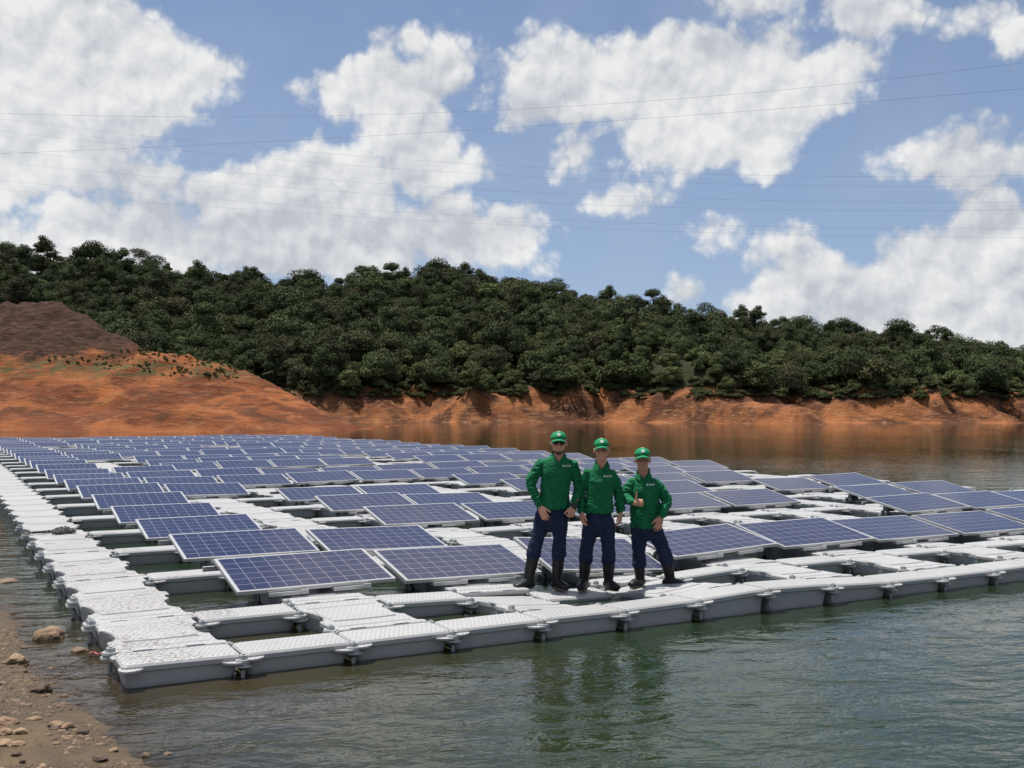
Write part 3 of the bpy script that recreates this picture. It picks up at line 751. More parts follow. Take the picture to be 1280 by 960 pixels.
# near shore: muddy beach at lower left, on which the camera stands
SH = [(-60, 700), (-5, 772), (22, 790), (34, 806), (38, 828), (62, 852), (84, 882), (102, 908), (130, 932), (168, 964), (330, 1050), (620, 1200)]
shp = [ground(x, y, WZ) for x, y in SH]; shp = [((p-CAM).dot(RH), (p-CAM).dot(FH)) for p in shp]
shp = [(shp[0][0]-40, shp[0][1]+4)]+shp+[(shp[-1][0]+2, shp[-1][1]-.5), (shp[-1][0]+60, shp[-1][1]-12)]
def shore_sd(U, W_):
    best = np.full(U.shape, 1e9); sgn = np.zeros(U.shape)
    for (ax, ay), (bx, by) in zip(shp, shp[1:]):
        dx, dy = bx-ax, by-ay; t = np.clip(((U-ax)*dx+(W_-ay)*dy)/(dx*dx+dy*dy), 0, 1)
        ex, ey = U-(ax+t*dx), W_-(ay+t*dy); d = np.hypot(ex, ey); s = -(dx*(W_-ay)-dy*(U-ax))
        k = d < best; best = np.where(k, d, best); sgn = np.where(k, np.sign(s), sgn)
    return best*sgn
def beach_h(U, W_):
    d = shore_sd(U, W_)
    n = vnoise(U, W_, .9, 1, 4)-.5; n2 = vnoise(U, W_, .16, 2, 3)-.5
    h = WZ + np.where(d > 0, .055*d+.010*d*d, .16*d)
    h = np.where(d > 6, WZ+.69+.03*(d-6), h)
    return np.maximum(h, -3)+n*.07+n2*.022
m, nt, b = mat('wet_mud'); P = pos(nt); s = nt.nodes.new('ShaderNodeSeparateXYZ'); L(nt, P, s.inputs[0])
n1 = fbm(nt, P, 2.2, 6); n2 = fbm(nt, P, 14, 5, .65)
c = mixc(nt, ramp(nt, n1, (.35, 0.), (.62, 1.)), (.066, .038, .016, 1), (.118, .075, .033, 1))
c = mixc(nt, ramp(nt, n2, (.52, 0.), (.66, .8)), c, (.026, .016, .010, 1))
wet = ramp(nt, mth(nt, 'ADD', mth(nt, 'MULTIPLY', mth(nt, 'SUBTRACT', s.outputs[2], WZ), 4), mth(nt, 'MULTIPLY', n1, .3)), (.18, 1.), (.75, 0.))
c = mixc(nt, mth(nt, 'MULTIPLY', wet, .45), c, (.045, .034, .020, 1))
L(nt, c, b.inputs['Base Color']); L(nt, ramp(nt, wet, (0., .9), (1., .5)), b.inputs['Roughness']); b.inputs['Specular IOR Level'].default_value = .25
bump(nt, b, mth(nt, 'ADD', n2, mth(nt, 'MULTIPLY', fbm(nt, P, 45, 4, .6), .5)), .8, .02); M['mud'] = m
us = np.concatenate([[-60, -40, -25, -15], np.arange(-10, 4, .07), [6, 10, 20, 40]]); ws = np.concatenate([[-40, -25, -12, -5, -2, 0, 1, 2], np.arange(2.6, 13, .07), [15, 20]])
beach = link(bpy.data.objects.new('muddy_shore', grid_mesh('muddy_shore', us, ws, beach_h, M['mud']))); tag(beach, 'wet brown mud shore strewn with stones', None, None, 'structure')
bed = grid_mesh('lake_bed', [-2500, 2500], [-60, 3500], lambda U, W_: U*0-4, M['mud']); tag(link(bpy.data.objects.new('lake_bed', bed)), 'lake bed', None, None, 'structure')

wu = np.concatenate([[-2500, -60, -20, -12], np.arange(-8, 4.01, .1), [8, 20, 60, 2500]]); ww_ = np.concatenate([[-60, -5, 0], np.arange(1.5, 15.01, .1), [20, 60, 260, 3500]])
me = grid_mesh('water', wu, ww_, lambda U, W_: U*0+WZ, M['water'])
Ug, Wg = np.meshgrid(wu, ww_); dd_ = np.clip(1-np.exp(-(WZ-beach_h(Ug, Wg))/.055), 0, 1).ravel()
dd_ = np.where((np.abs(Ug.ravel()) > 11) | (Wg.ravel() > 15.5), 1, dd_)
at_ = me.color_attributes.new('depth', 'FLOAT_COLOR', 'POINT'); at_.data.foreach_set('color', np.stack([dd_, dd_, dd_, dd_*0+1], -1).astype(np.float32).ravel())
tag(link(bpy.data.objects.new('water', me)), 'green-brown reservoir water with small ripples', None, None, 'structure')

# rocks
def rock_mat(name, a, b_, wetz=True):
    m, nt, b = mat(name); P = pos(nt); s = nt.nodes.new('ShaderNodeSeparateXYZ'); L(nt, P, s.inputs[0])
    c = mixc(nt, ramp(nt, fbm(nt, P, 7, 6, .65), (.36, 0.), (.62, 1.)), a, b_)
    c = mixc(nt, ramp(nt, fbm(nt, P, 28, 4, .6), (.52, 0.), (.68, .6)), c, (.10, .06, .035, 1))
    wl = ramp(nt, mth(nt, 'ADD', s.outputs[2], .20), (.0, 1.), (.075, 0.))
    c = mixc(nt, wl, c, (.075, .05, .03, 1))
    L(nt, c, b.inputs['Base Color']); b.inputs['Roughness'].default_value = .8; bump(nt, b, fbm(nt, P, 30, 5, .65), .8, .01); return m
M['rock'] = rock_mat('tan_stone', (.14, .082, .045, 1), (.27, .18, .105, 1)); M['rockr'] = rock_mat('rusty_stone', (.13, .070, .042, 1), (.26, .165, .10, 1)); M['rockd'] = rock_mat('dark_clod', (.035, .022, .014, 1), (.085, .050, .030, 1))
def rock_mesh(seed, m, rough=.35, flat=.6):
    r = random.Random(seed); bm = bmesh.new(); bmesh.ops.create_icosphere(bm, subdivisions=3, radius=1)
    ax = [Vector((r.uniform(-1, 1), r.uniform(-1, 1), r.uniform(-1, 1))).normalized() for _ in range(9)]; dd = [r.uniform(.62, .95) for _ in ax]
    for v in bm.verts:
        for a, d in zip(ax, dd):
            k = v.co.dot(a)
            if k > d: v.co -= a*(k-d)*.9
        v.co *= 1+rough*.5*mnoise.noise(v.co*1.6+Vector((seed, 0, 0)))+.06*mnoise.noise(v.co*5+Vector((seed, 3, 0)))
        v.co.z *= flat
    return from_bm(bm, 'rock', m, False)
ROCKS = [ # px, py, half-width px, height ratio, material, label
 (60, 798, 25, .50, 'rock', 'large rounded tan boulder standing in the shallows'), (100, 815, 15, .40, 'rock', 'flat tan stone in the water beside the raft corner'),
 (20, 827, 17, .55, 'rock', 'angular tan stone on the mud below the boulder'), (62, 836, 8, .35, 'rockr', 'small orange stone at the waterline beside the angular stone'),
 (3, 854, 6, .6, 'rock', 'small pale stone at the left frame edge on the mud'), (50, 862, 17, .5, 'rockd', 'dark leafy clod at the waterline'),
 (75, 883, 7, .5, 'rockr', 'reddish brown wet lump in the shallows left of a dark pebble'), (86, 882, 3, .6, 'rockd', 'tiny dark pebble in the shallows'),
 (43, 898, 11, .35, 'rock', 'low flat tan stone in the middle of the stone line'), (10, 902, 17, .4, 'rockr', 'long reddish stone at the upper end of the stone heap'),
 (25, 915, 12, .45, 'rock', 'sandy stone in the stone heap'), (5, 916, 13, .45, 'rock', 'greyish tan stone at the left of the stone heap'),
 (22, 930, 11, .4, 'rock', 'pale wedge-shaped stone low in the heap'), (7, 930, 13, .5, 'rock', 'bright tan stone at the bottom of the heap'),
 (20, 943, 8, .55, 'rockd', 'dark stone under the heap'), (28, 951, 5, .6, 'rockd', 'small dark stone near the lower left corner'),
 (70, 906, 12, .45, 'rock', 'tan stone at the right of the stone line'), (86, 909, 13, .5, 'rockr', 'orange-brown stone at the right of the stone line'),
 (68, 910, 9, .35, 'rockd', 'flat dark stone under the tan stone'), (104, 914, 9, .45, 'rockd', 'dark clod at the right end of the stone line'),
 (100, 921, 7, .5, 'rockr', 'rusty lump below the stone line'), (70, 928, 6, .35, 'rock', 'small olive stone alone on the smooth mud'),
 (141, 937, 8, .45, 'rockr', 'small reddish stone in the bottom shallows'), (183, 945, 7, .85, 'rockr', 'upright brown stone in the bottom shallows'),
 (210, 944, 10, .5, 'rockr', 'rusty stone, rightmost in the bottom shallows'), (125, 948, 11, .4, 'rockd', 'dark wet clod at the bottom of the beach'),
 (8, 727, 18, .25, 'rockr', 'flat rusty rock breaking the water at the left edge'), (33, 808, 9, .3, 'rockd', 'dark flat clod between boulder and beach'),
 (28, 838, 8, .35, 'rockd', 'dark clod under the angular stone'), (42, 848, 9, .35, 'rockd', 'broken dark clod above the leafy clod'),
 (60, 893, 9, .3, 'rockd', 'thin dark clod above the stone line')]
for i, (px, py, hw_, ra, mm, lab) in enumerate(ROCKS):
    g = ground(px, py+2, WZ); d = (g-CAM).dot(FH)
    u_, w_ = (g-CAM).dot(RH), d
    gh = float(beach_h(np.array([[u_]]), np.array([[w_]]))[0, 0]); z = max(gh, WZ-.02)
    g = ground(px, py+2, z); d = (g-CAM).dot(FH); s_ = hw_*d/FPX*.85
    o = bpy.data.objects.new('rock' if mm != 'rockd' else 'dirt_clod', rock_mesh(i+3, M[mm], .4, min(1, ra*1.25))); link(o, None, (g.x, g.y, z+s_*ra*.30), (0, 0, -YAW+rnd.uniform(-.3, .3)))
    o.scale = (s_, s_*.8, s_); tag(o, lab, 'stone' if mm != 'rockd' else 'clod', 'stones scattered on the muddy shore')
# gravel and leaf litter nobody could count
protos = [rock_mesh(90+k, M['rock'], .4, .6) for k in range(3)]
gv, gf, gm = [], [], []; base_n = 0
for i in range(6500):
    t = rnd.random(); px = rnd.uniform(-30, 200); py = rnd.uniform(780, 975)
    g = ground(px, py, WZ); u_, w_ = (g-CAM).dot(RH), (g-CAM).dot(FH)
    sd_ = float(shore_sd(np.array([[u_]]), np.array([[w_]]))[0, 0])
    if sd_ < -.05: continue
    if mnoise.noise(Vector((g.x*1.6, g.y*1.6, 0))) < (-.12 if sd_ < .25 else .05): continue
    z = float(beach_h(np.array([[u_]]), np.array([[w_]]))[0, 0])
    s_ = rnd.choice((.005, .007, .009, .013, .022))*rnd.uniform(.6, 1.3); r_ = random.Random(i); mi_ = rnd.choice((2, 2, 2, 2, 2, 2, 1, 0))
    n = 6; a0 = r_.uniform(0, 6); V = []
    for zz, rr_ in ((-.4, 1), (.35, .75)):
        for k in range(n): V.append((g.x+s_*rr_*math.cos(a0+k)*r_.uniform(.7, 1.4), g.y+s_*rr_*math.sin(a0+k)*r_.uniform(.7, 1.4), z+s_*zz*r_.uniform(.5, 1.2)))
    gv += V
    for k in range(n): gf.append((base_n+k, base_n+(k+1) % n, base_n+n+(k+1) % n, base_n+n+k)); gm.append(mi_)
    gf.append((base_n+n, base_n+n+1, base_n+n+2, base_n+n+3)); gm.append(mi_); gf.append((base_n+n, base_n+n+3, base_n+n+4, base_n+n+5)); gm.append(mi_)
    base_n += 2*n
o = link(bpy.data.objects.new('gravel', np_mesh('gravel', gv, gf, [M['rock'], M['rockr'], M['rockd']], False, gm))); tag(o, 'gravel and dark leaf litter on the mud', 'gravel', None, 'stuff')
# twig in the shallows and a pink cord at the corner
bm = bmesh.new(); a, b_ = ground(74, 841, WZ+.0), ground(104, 824, WZ+.03)
tube(bm, [a, (a+b_)/2+Vector((0, 0, .02)), b_], [.004, .005, .003], None, 6)
o = link(bpy.data.objects.new('twig', from_bm(bm, 'twig', M['rockd']))); tag(o, 'thin bare twig lying in the shallows beside the flat tan stone', 'twig')
bm = bmesh.new(); pts = [ground(112+i*3.2, 817-2*math.sin(i*1.3)-(i*.2), WZ+.03) for i in range(9)]
tube(bm, pts, [.007]*9, None, 7); M['cord'] = simple('red_cord', (.38, .10, .10), .8)
o = link(bpy.data.objects.new('cord', from_bm(bm, 'cord', M['cord']))); tag(o, 'short faded red cord tying the raft corner to the flat stone', 'cord')
# chain on the left walkway
M['chain'] = simple('rusty_chain', (.07, .065, .06), .6, .5, .3, 60)
bm = bmesh.new()
def torus_link(bm, c, d, rr_=.030, tk=.0075):
    d = Vector(d).normalized(); u = d; v = d.cross(Vector((0, 0, 1)))*math.cos(rnd.uniform(-1, 1))+Vector((0, 0, 1))*rnd.uniform(-.7, .7); v.normalize()
    n_ = u.cross(v); secs = []
    for i in range(10):
        a = 2*math.pi*i/10; rad = (u*math.cos(a)*1.35+v*math.sin(a)*.85)
        cc = Vector(c)+rad*rr_; secs.append([cc+(rad.normalized()*math.cos(2*math.pi*k/6)+n_*math.sin(2*math.pi*k/6))*tk for k in range(6)])
    V = [[bm.verts.new(p) for p in s] for s in secs]
    for i in range(10):
        A_, B_ = V[i], V[(i+1) % 10]
        for k in range(6): bm.faces.new((A_[k], A_[(k+1) % 6], B_[(k+1) % 6], B_[k]))
g0, g1 = ground(28, 668, .0), ground(66, 666, .0)
for i in range(16): torus_link(bm, g0.lerp(g1, i/16)+Vector((0, rnd.uniform(-.02, .02), .02)), g1-g0)
for i in range(110):
    t = rnd.random(); c = g1.lerp(ground(91, 664, 0), t)+Vector((rnd.gauss(0, .02), rnd.gauss(0, .10), .015+abs(rnd.gauss(0, .022))*(1-abs(t-.5)*1.6)))
    torus_link(bm, c, (rnd.uniform(-1, 1), rnd.uniform(-1, 1), rnd.uniform(-.3, .3)))
o = link(bpy.data.objects.new('mooring_chain', from_bm(bm, 'mooring_chain', M['chain'], True))); tag(o, 'heap of dark mooring chain lying across the left walkway', 'chain')

# left spit: w (forward metres) of the waterline and of the crest, crest height along the picture
def interp(x, tab): xs, ys = zip(*tab); return np.interp(x, xs, ys)
tip_u = (452-640)/FPX*119
CREST = [(-400, 380), (-120, 378), (0, 389), (50, 391), (90, 404), (130, 423), (165, 443), (200, 453), (235, 456), (270, 461), (300, 469), (340, 486), (380, 504), (420, 522), (440, 531), (452, 537.5)]
def spit_h(U, W_):
    # parametrise by the crest line: crest at w = 140 (left) .. 119 (tip)
    px = 640+U/132*FPX; px = 640+U/np.interp(px, [0, 300, 470], [141, 130, 119])*FPX; px = np.clip(px, -400, 700)
    wc = np.interp(px, [-400, 0, 300, 452], [158, 146, 131, 119]); w0 = np.interp(px, [-400, 0, 350, 452], [99, 102, 104, 118.5])
    w1 = np.interp(px, [-400, 0, 300, 452], [200, 185, 158, 120])
    hc = (HOR-np.interp(px, *zip(*CREST)))/FPX*wc+2.0
    t = (W_-w0)/(wc-w0)
    f = np.where(t < 1, .10*np.clip(t/.12, -3, 1)*(t < .12)+(t >= .12)*(.10+.90*sst(0, 1.35, (t-.12)/.88)/sst(0, 1.35, np.array(1.))), 1-sst(0, 1, (W_-wc)/(w1-wc)+0)*1.3)
    hum = 1.0*np.exp(-(((px-285)/60.)**2+((W_-109)/4.)**2))
    n = (vnoise(U, W_, 14, 3, 5, True)-.5)*1.6+(vnoise(U, W_, 3, 5, 4, True)-.5)*.7+(vnoise(U, W_, 1., 8, 3)-.5)*.25
    cut = -1.6*np.exp(-((W_-106.5)/2.0)**2)*sst(230, 260, px)*(1-sst(330, 350, px))
    dark = sst(465, 440, np.zeros_like(px))*0
    rough = np.clip(t*2, 0, 1)*np.clip(hc/6, .12, 1)
    h = WZ+hc*f+n*rough*1.9+hum*2.0*np.clip(t*4, 0, 1)+cut*.5
    return np.where(px > 452, np.minimum(h, WZ-.6), h)
m, nt, b = soil_mat('orange_earth', (.30, .100, .034, 1), (.15, .046, .019, 1), (.30, .145, .065, 1), .30)
P = pos(nt); s = nt.nodes.new('ShaderNodeSeparateXYZ'); L(nt, P, s.inputs[0])
du = nt.nodes.new('ShaderNodeVectorMath'); du.operation = 'DOT_PRODUCT'; L(nt, P, du.inputs[0]); du.inputs[1].default_value = tuple(RH)
uc = mth(nt, 'SUBTRACT', du.outputs['Value'], CAM.dot(RH))
n1 = fbm(nt, P, .12, 5, .6)
old = b.inputs['Base Color'].links[0].from_socket
# dark stripped rock on the upper left shoulder of the hill, grass along its foot
tt = mth(nt, 'ADD', mth(nt, 'MULTIPLY', mth(nt, 'SUBTRACT', s.outputs[2], 7.7), .55), mth(nt, 'MULTIPLY', mth(nt, 'SUBTRACT', fbm(nt, P, .3, 7, .68), .5), 6))
dk = mth(nt, 'MULTIPLY', mth(nt, 'MULTIPLY', tt, 1.2, clamp=True), ramp(nt, mth(nt, 'MULTIPLY', mth(nt, 'ADD', uc, 90), .01), (.38, 1.), (.44, 0.)))
rk = mixc(nt, ramp(nt, fbm(nt, mapping(nt, P, (1, 1, 3)), .9, 6, .7), (.4, 0.), (.65, 1.)), (.030, .015, .010, 1), (.095, .046, .030, 1))
cc_ = mixc(nt, dk, old, rk)
gr = mth(nt, 'MULTIPLY', ramp(nt, fbm(nt, mapping(nt, P, (1, 1, 4)), .5, 5, .65), (.46, 0.), (.56, .85)), ramp(nt, mth(nt, 'MULTIPLY', mth(nt, 'ABSOLUTE', mth(nt, 'SUBTRACT', s.outputs[2], 7.2)), .4), (.25, 1.), (.7, 0.)))
cc_ = mixc(nt, gr, cc_, (.085, .085, .035, 1))
bd = mth(nt, 'MULTIPLY', ramp(nt, fbm(nt, mapping(nt, P, (1, 1, 4)), .35, 5, .6), (.50, 0.), (.58, .85)), ramp(nt, mth(nt, 'MULTIPLY', s.outputs[2], .1), (.03, 0.), (.10, 1.), (.45, .8), (.6, 0.)))
cc_ = mixc(nt, bd, cc_, (.10, .042, .022, 1))
L(nt, cc_, b.inputs['Base Color']); M['orange'] = m
me = grid_mesh('left_headland', np.arange(-150, -14, .6), np.concatenate([np.arange(96, 150, .5), np.arange(150, 215, 2.)]), spit_h, M['orange'])
tag(link(bpy.data.objects.new('left_headland', me)), 'bare orange earth headland with a dark rocky shoulder', None, None, 'structure')

# far shore and wooded ridge
RIDGE = [(-500, 300), (-200, 305), (0, 306), (60, 316), (150, 316), (250, 335), (330, 345), (400, 346), (480, 340), (600, 336), (650, 350), (740, 366), (800, 370), (870, 384), (900, 387), (960, 392), (1000, 404), (1080, 407), (1150, 418), (1200, 427), (1280, 432), (1500, 455), (1800, 470)]
WR = 330.
def far_h(U, W_):
    px = 640+U/WR*FPX
    hr_ = (HOR-np.interp(px, *zip(*RIDGE)))/FPX*WR+2-7.5
    lobe = np.abs(np.sin(U/12.5+3*vnoise(U, U*0, 30, 41, 2)))**.7; w0 = 215-8*lobe+ (vnoise(U, U*0, 26, 11, 3)-.5)*8 - 6*np.exp(-((U-(590-640)/FPX*212)/9.)**2)
    # the little spur that runs out at right of centre
    us_ = (975-640)/FPX*190; w0 = w0-34*np.exp(-((U-us_-(W_-190)*-.35)/9.)**2)
    t = W_-w0
    bw = 13+6*(vnoise(U, U*0, 15, 13, 2)-.5)
    bh = 4.9+1.2*lobe+1.6*(vnoise(U, U*0, 22, 17, 3)-.5)*2
    humps = (vnoise(U, W_, 13, 19, 5, True)-.45)*7.5
    bank = bh*sst(0, 1, t/bw)**.8+humps*sst(.5, 6, t)*(1-sst(bw, bw+10, t))+(vnoise(U, W_, 3.5, 23, 4, True)-.5)*1.3*sst(0, 3, t)
    hill = bh+(hr_-bh)*np.clip((t-bw)/(WR-w0-bw), 0, 1)**.85 + (vnoise(U, W_, 40, 29, 3)-.5)*6*sst(bw, bw+30, t)*(1-sst(290, 330, W_))
    h = np.where(t < bw, bank, np.maximum(hill, 0)+humps*(1-sst(bw, bw+10, t)))
    h = np.where(t < 0, t*.25, h)
    back = sst(WR+4, WR+120, W_)
    spur = 1.0*np.clip((200-W_)/20, 0, 1)
    h = h*(1-.62*np.clip((216-W_)/14, 0, 1)*np.exp(-((U-us_-(W_-190)*-.35)/30.)**2)*(t > 0))
    return WZ+h-back*hr_*.8
us = np.concatenate([np.arange(-300, -90, 4.), np.arange(-90, 130, .8), np.arange(130, 360, 3.)]); ws = np.concatenate([np.arange(165, 245, .8), np.arange(245, 340, 3.), np.arange(340, 520, 15.)])
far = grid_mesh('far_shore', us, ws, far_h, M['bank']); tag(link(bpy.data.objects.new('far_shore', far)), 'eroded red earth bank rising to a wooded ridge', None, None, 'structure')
# blue hill far behind
dm, nt, b = mat('distant_forest'); L(nt, ramp(nt, fbm(nt, pos(nt), .01, 5), (.3, (.03, .045, .03)), (.7, (.05, .07, .045))), b.inputs['Base Color']); b.inputs['Roughness'].default_value = 1
me = grid_mesh('distant_hill', np.linspace(300, 1900, 60), np.linspace(1300, 2300, 20), lambda U, W_: (HOR-431)/FPX*1800*np.sin(np.clip((W_-1300)/1000, 0, 1)*math.pi)*(.8+.35*vnoise(U, W_, 400, 5, 4))*np.clip((U-250)/600, 0, 1.05), dm)
tag(link(bpy.data.objects.new('distant_hill', me)), 'distant wooded hill beyond the ridge', None, None, 'structure')

# ------------------------------------------------------------------ trees
def leaf_mat(name, a, b_, tr=.25):
    m, nt, b = mat(name); P = pos(nt)
    at = nt.nodes.new('ShaderNodeVertexColor'); at.layer_name = 'tint'; sx = nt.nodes.new('ShaderNodeSeparateColor'); L(nt, at.outputs[0], sx.inputs[0])
    f = mth(nt, 'ADD', mth(nt, 'MULTIPLY', sx.outputs[0], .40), mth(nt, 'MULTIPLY', orand(nt), .60))
    tw = mth(nt, 'FRACT', mth(nt, 'MULTIPLY', orand(nt), 13.7)); c = mixc(nt, f, a, b_); c = mixc(nt, mth(nt, 'MULTIPLY', mth(nt, 'GREATER_THAN', tw, .88), .5), c, (.075, .055, .036, 1)); c = mixc(nt, mth(nt, 'MULTIPLY', sx.outputs[1], .20), c, (.085, .058, .032, 1))
    L(nt, c, b.inputs['Base Color']); b.inputs['Roughness'].default_value = .85; b.inputs['Specular IOR Level'].default_value = .06
    return m
M['leaf'] = leaf_mat('foliage', (.024, .034, .016, 1), (.092, .112, .050, 1))
M['leafl'] = leaf_mat('light_foliage', (.040, .052, .022, 1), (.135, .160, .062, 1))
M['trunk'] = simple('bark', (.075, .06, .048), .9, var=.3, sc_=3)
def crown_arrays(seed, Rr=4., H=6., lobes=10, per=120, leaf=.42, zbase=3., sparse=0., flat=.75):
    r = np.random.RandomState(seed); V, F, T = [], [], []
    cs = []
    for k in range(lobes):
        a = r.uniform(0, 2*math.pi); rad = Rr*.62*math.sqrt(r.uniform(0, 1)); z = zbase+H*(.25+.6*r.uniform(0, 1)*(1-.55*(rad/(Rr*.62))**2))
        cs.append((rad*math.cos(a), rad*math.sin(a), z, Rr*r.uniform(.28, .46)))
    cs.append((0, 0, zbase+H*.72, Rr*.42))
    n0 = 0
    for (cx, cy, cz, lr) in cs:
        lr = lr*r.uniform(.5, 1.45)
        tint = r.uniform(0, 1); br = r.uniform(0, 1)**3
        n = int(per*(lr/(Rr*.37))**2)
        d = r.normal(size=(n, 3)); d /= np.linalg.norm(d, axis=1)[:, None]; d[:, 2] = np.where(d[:, 2] < -.35, -d[:, 2], d[:, 2])
        rad = lr*(.72+.36*r.uniform(0, 1, n)+sparse*r.normal(0, .18, n))
        p = np.stack([cx+d[:, 0]*rad, cy+d[:, 1]*rad, cz+d[:, 2]*rad*flat], -1)
        nn = d+r.normal(0, .8, (n, 3)); nn[:, 2] += .35; nn /= np.linalg.norm(nn, axis=1)[:, None]
        u = np.cross(nn, r.normal(size=(n, 3))); u /= np.linalg.norm(u, axis=1)[:, None]; v = np.cross(nn, u)
        s = leaf*r.uniform(.6, 1.3, n)[:, None]
        q = np.stack([p-u*s*.5, p+v*s*.32, p+u*s*.5, p-v*s*.32], 1).reshape(-1, 3)
        V.append(q); F.append(n0+np.arange(n*4).reshape(n, 4)); n0 += n*4
        tt_ = np.clip(np.repeat(tint*.75+r.uniform(0, .25, n), 4), 0, 1); T.append(np.stack([tt_, np.full(n*4, br), np.zeros(n*4), np.ones(n*4)], -1))
        # dense inner mass
        if sparse < .5:
            k = 8; lat = [(-.6, .7), (0, .95), (.6, .7)]
            q = np.array([(cx+lr*.66*rr_*math.cos(2*math.pi*i/k), cy+lr*.66*rr_*math.sin(2*math.pi*i/k), cz+lr*.62*flat*zz) for zz, rr_ in lat for i in range(k)]+[(cx, cy, cz+lr*.7*flat), (cx, cy, cz-lr*.6*flat)])
            f = [(n0+j*k+i, n0+j*k+(i+1) % k, n0+(j+1)*k+(i+1) % k, n0+(j+1)*k+i) for j in range(2) for i in range(k)]
            f += [(n0+2*k+i, n0+2*k+(i+1) % k, n0+3*k, n0+3*k) for i in range(k)] if False else []
            V.append(q); F.append(np.array(f)); n0 += len(q); T.append(np.tile([tint*.5, br, 0, 1], (len(q), 1)))
    return np.concatenate(V), np.concatenate(F), np.concatenate(T), cs
def foliage_mesh(name, V, F, T, m):
    me = np_mesh(name, V, F, m); a = me.color_attributes.new('tint', 'FLOAT_COLOR', 'POINT'); a.data.foreach_set('color', T.astype(np.float32).ravel()); return me
def trunk_mesh(seed, cs, h, r0, bare=False):
    r = random.Random(seed); bm = bmesh.new(); lean = Vector((r.uniform(-.4, .4), r.uniform(-.4, .4), 0))
    base = [Vector((0, 0, -1.2)), Vector((0, 0, 1))+lean*.3, Vector((0, 0, h*.5))+lean*.6, Vector((0, 0, h*.8))+lean]
    tube(bm, base, [r0*1.3, r0, r0*.75, r0*.45], None, 7, False)
    for (cx, cy, cz, lr) in cs:
        st = base[2].lerp(base[3], r.uniform(-.4, .8)); e = Vector((cx, cy, cz)); mid = st.lerp(e, .5)+Vector((0, 0, -.3))
        tube(bm, [st, mid, e], [r0*.35, r0*.22, r0*.10], None, 5, False)
        if bare:
            for _ in range(3): tube(bm, [mid.lerp(e, .5), e+Vector((r.uniform(-1, 1), r.uniform(-1, 1), r.uniform(0, 1)))*lr], [r0*.12, r0*.05], None, 4, False)
    return from_bm(bm, 'trunk', M['trunk'])
KINDS = {}
def kind(nm, k, lm, **kw):
    th, tr = kw.pop('th'), kw.pop('tr')
    for j in range(k):
        V, F, T, cs = crown_arrays(len(KINDS)*31+j+5, **kw)
        kw2 = dict(kw); kw2['per'] = int(kw['per']*.42); kw2['leaf'] = kw['leaf']*1.45
        KINDS.setdefault(nm, []).append((foliage_mesh('crown', V, F, T, M[lm]), trunk_mesh(j+9, cs, th, tr), crown_arrays(len(KINDS)*31+j+5, **kw2)[:3]))
kind('round', 5, 'leaf', Rr=4.9, H=8.0, lobes=15, per=230, leaf=.36, sparse=.28, flat=.68, zbase=.2, th=7, tr=.22)
kind('tall', 4, 'leaf', Rr=3.8, H=9.5, lobes=14, per=210, leaf=.35, sparse=.28, zbase=.4, th=9, tr=.2)
kind('open', 4, 'leaf', Rr=4.6, H=4.2, lobes=8, per=150, leaf=.36, zbase=6.0, sparse=.6, flat=.5, th=8.5, tr=.17)
kind('light', 3, 'leafl', Rr=3.2, H=4.2, lobes=10, per=210, leaf=.36, zbase=.6, th=4, tr=.14)
kind('bush', 3, 'leafl', Rr=2.4, H=2.6, lobes=7, per=170, leaf=.32, zbase=.0, th=2, tr=.08)
def tree(kn, u, w, z, s, label, group, nm):
    crown, trunk, _ = rnd.choice(KINDS[kn]); p = wp(u, w, z)
    e = bpy.data.objects.new(nm, None); e.empty_display_size = .5; link(e, None, p, (0, 0, rnd.uniform(0, 6.28))); e.scale = (s*rnd.uniform(.9, 1.15), s*rnd.uniform(.9, 1.15), s*rnd.uniform(.85, 1.15))
    tag(e, label, 'tree' if kn != 'bush' else 'bush', group)
    link(bpy.data.objects.new('crown', crown), e); link(bpy.data.objects.new('trunk', trunk), e)
def fh(u, w): return float(far_h(np.array([[float(u)]]), np.array([[float(w)]]))[0, 0])
# skyline trees, one by one from the left
sky_px = []
x = -14.
while x < 1300:
    sky_px.append(x); x += rnd.uniform(12, 30)
for i, px in enumerate(sky_px):
    w = WR+rnd.uniform(-4, 5); u = (px-640)/FPX*w
    kn = rnd.choice(('round', 'tall', 'open', 'tall', 'open', 'round', 'open')); s = rnd.uniform(.6, 1.15)*(1 if kn != 'open' else .9)
    look = {'round': 'rounded dense', 'tall': 'tall narrow', 'open': 'open-crowned umbrella-shaped'}[kn]
    tree(kn, u, w, fh(u, w)-.5, s, '%s green tree on the skyline of the ridge, %s from the left edge' % (look, ORD[i+1]), 'skyline trees of the ridge', 'forest_tree')
# the slope: nearest ones as individuals, the rest one mass
cand = []
for k in range(26000):
    w = 188+rnd.random()*146; u = rnd.uniform(-.62*w, .62*w)
    px = 640+u/w*FPX
    if px < -90 or px > 1370: continue
    if px < 330 and w < 236+(330-px)*.10: pass
    dmin = 5.0 if w > 245 else 3.8
    if any((u-a)**2+(w-b)**2 < dmin*dmin for a, b, _ in cand[-4000:]): continue
    if w < 232 and rnd.random() < .3: continue
    cand.append((u, w, px))
    if len(cand) > 2100: break
cand.sort(key=lambda t: t[1])
SL = {'round': ('dark green round-crowned tree in the mass of the wooded slope', 'dark round trees of the wooded slope'), 'tall': ('narrow dark green tree in the mass of the wooded slope', 'narrow trees of the wooded slope'), 'light': ('lighter green bushy tree low on the wooded slope above the red bank', 'light green trees above the bank'), 'bush': ('low light green bush at the foot of the wood just above the red bank', 'bushes along the top of the bank'), 'open': ('open-crowned tree standing above its neighbours on the wooded slope', 'open-crowned trees of the wooded slope')}
SCAT = {'leaf': [], 'leafl': []}
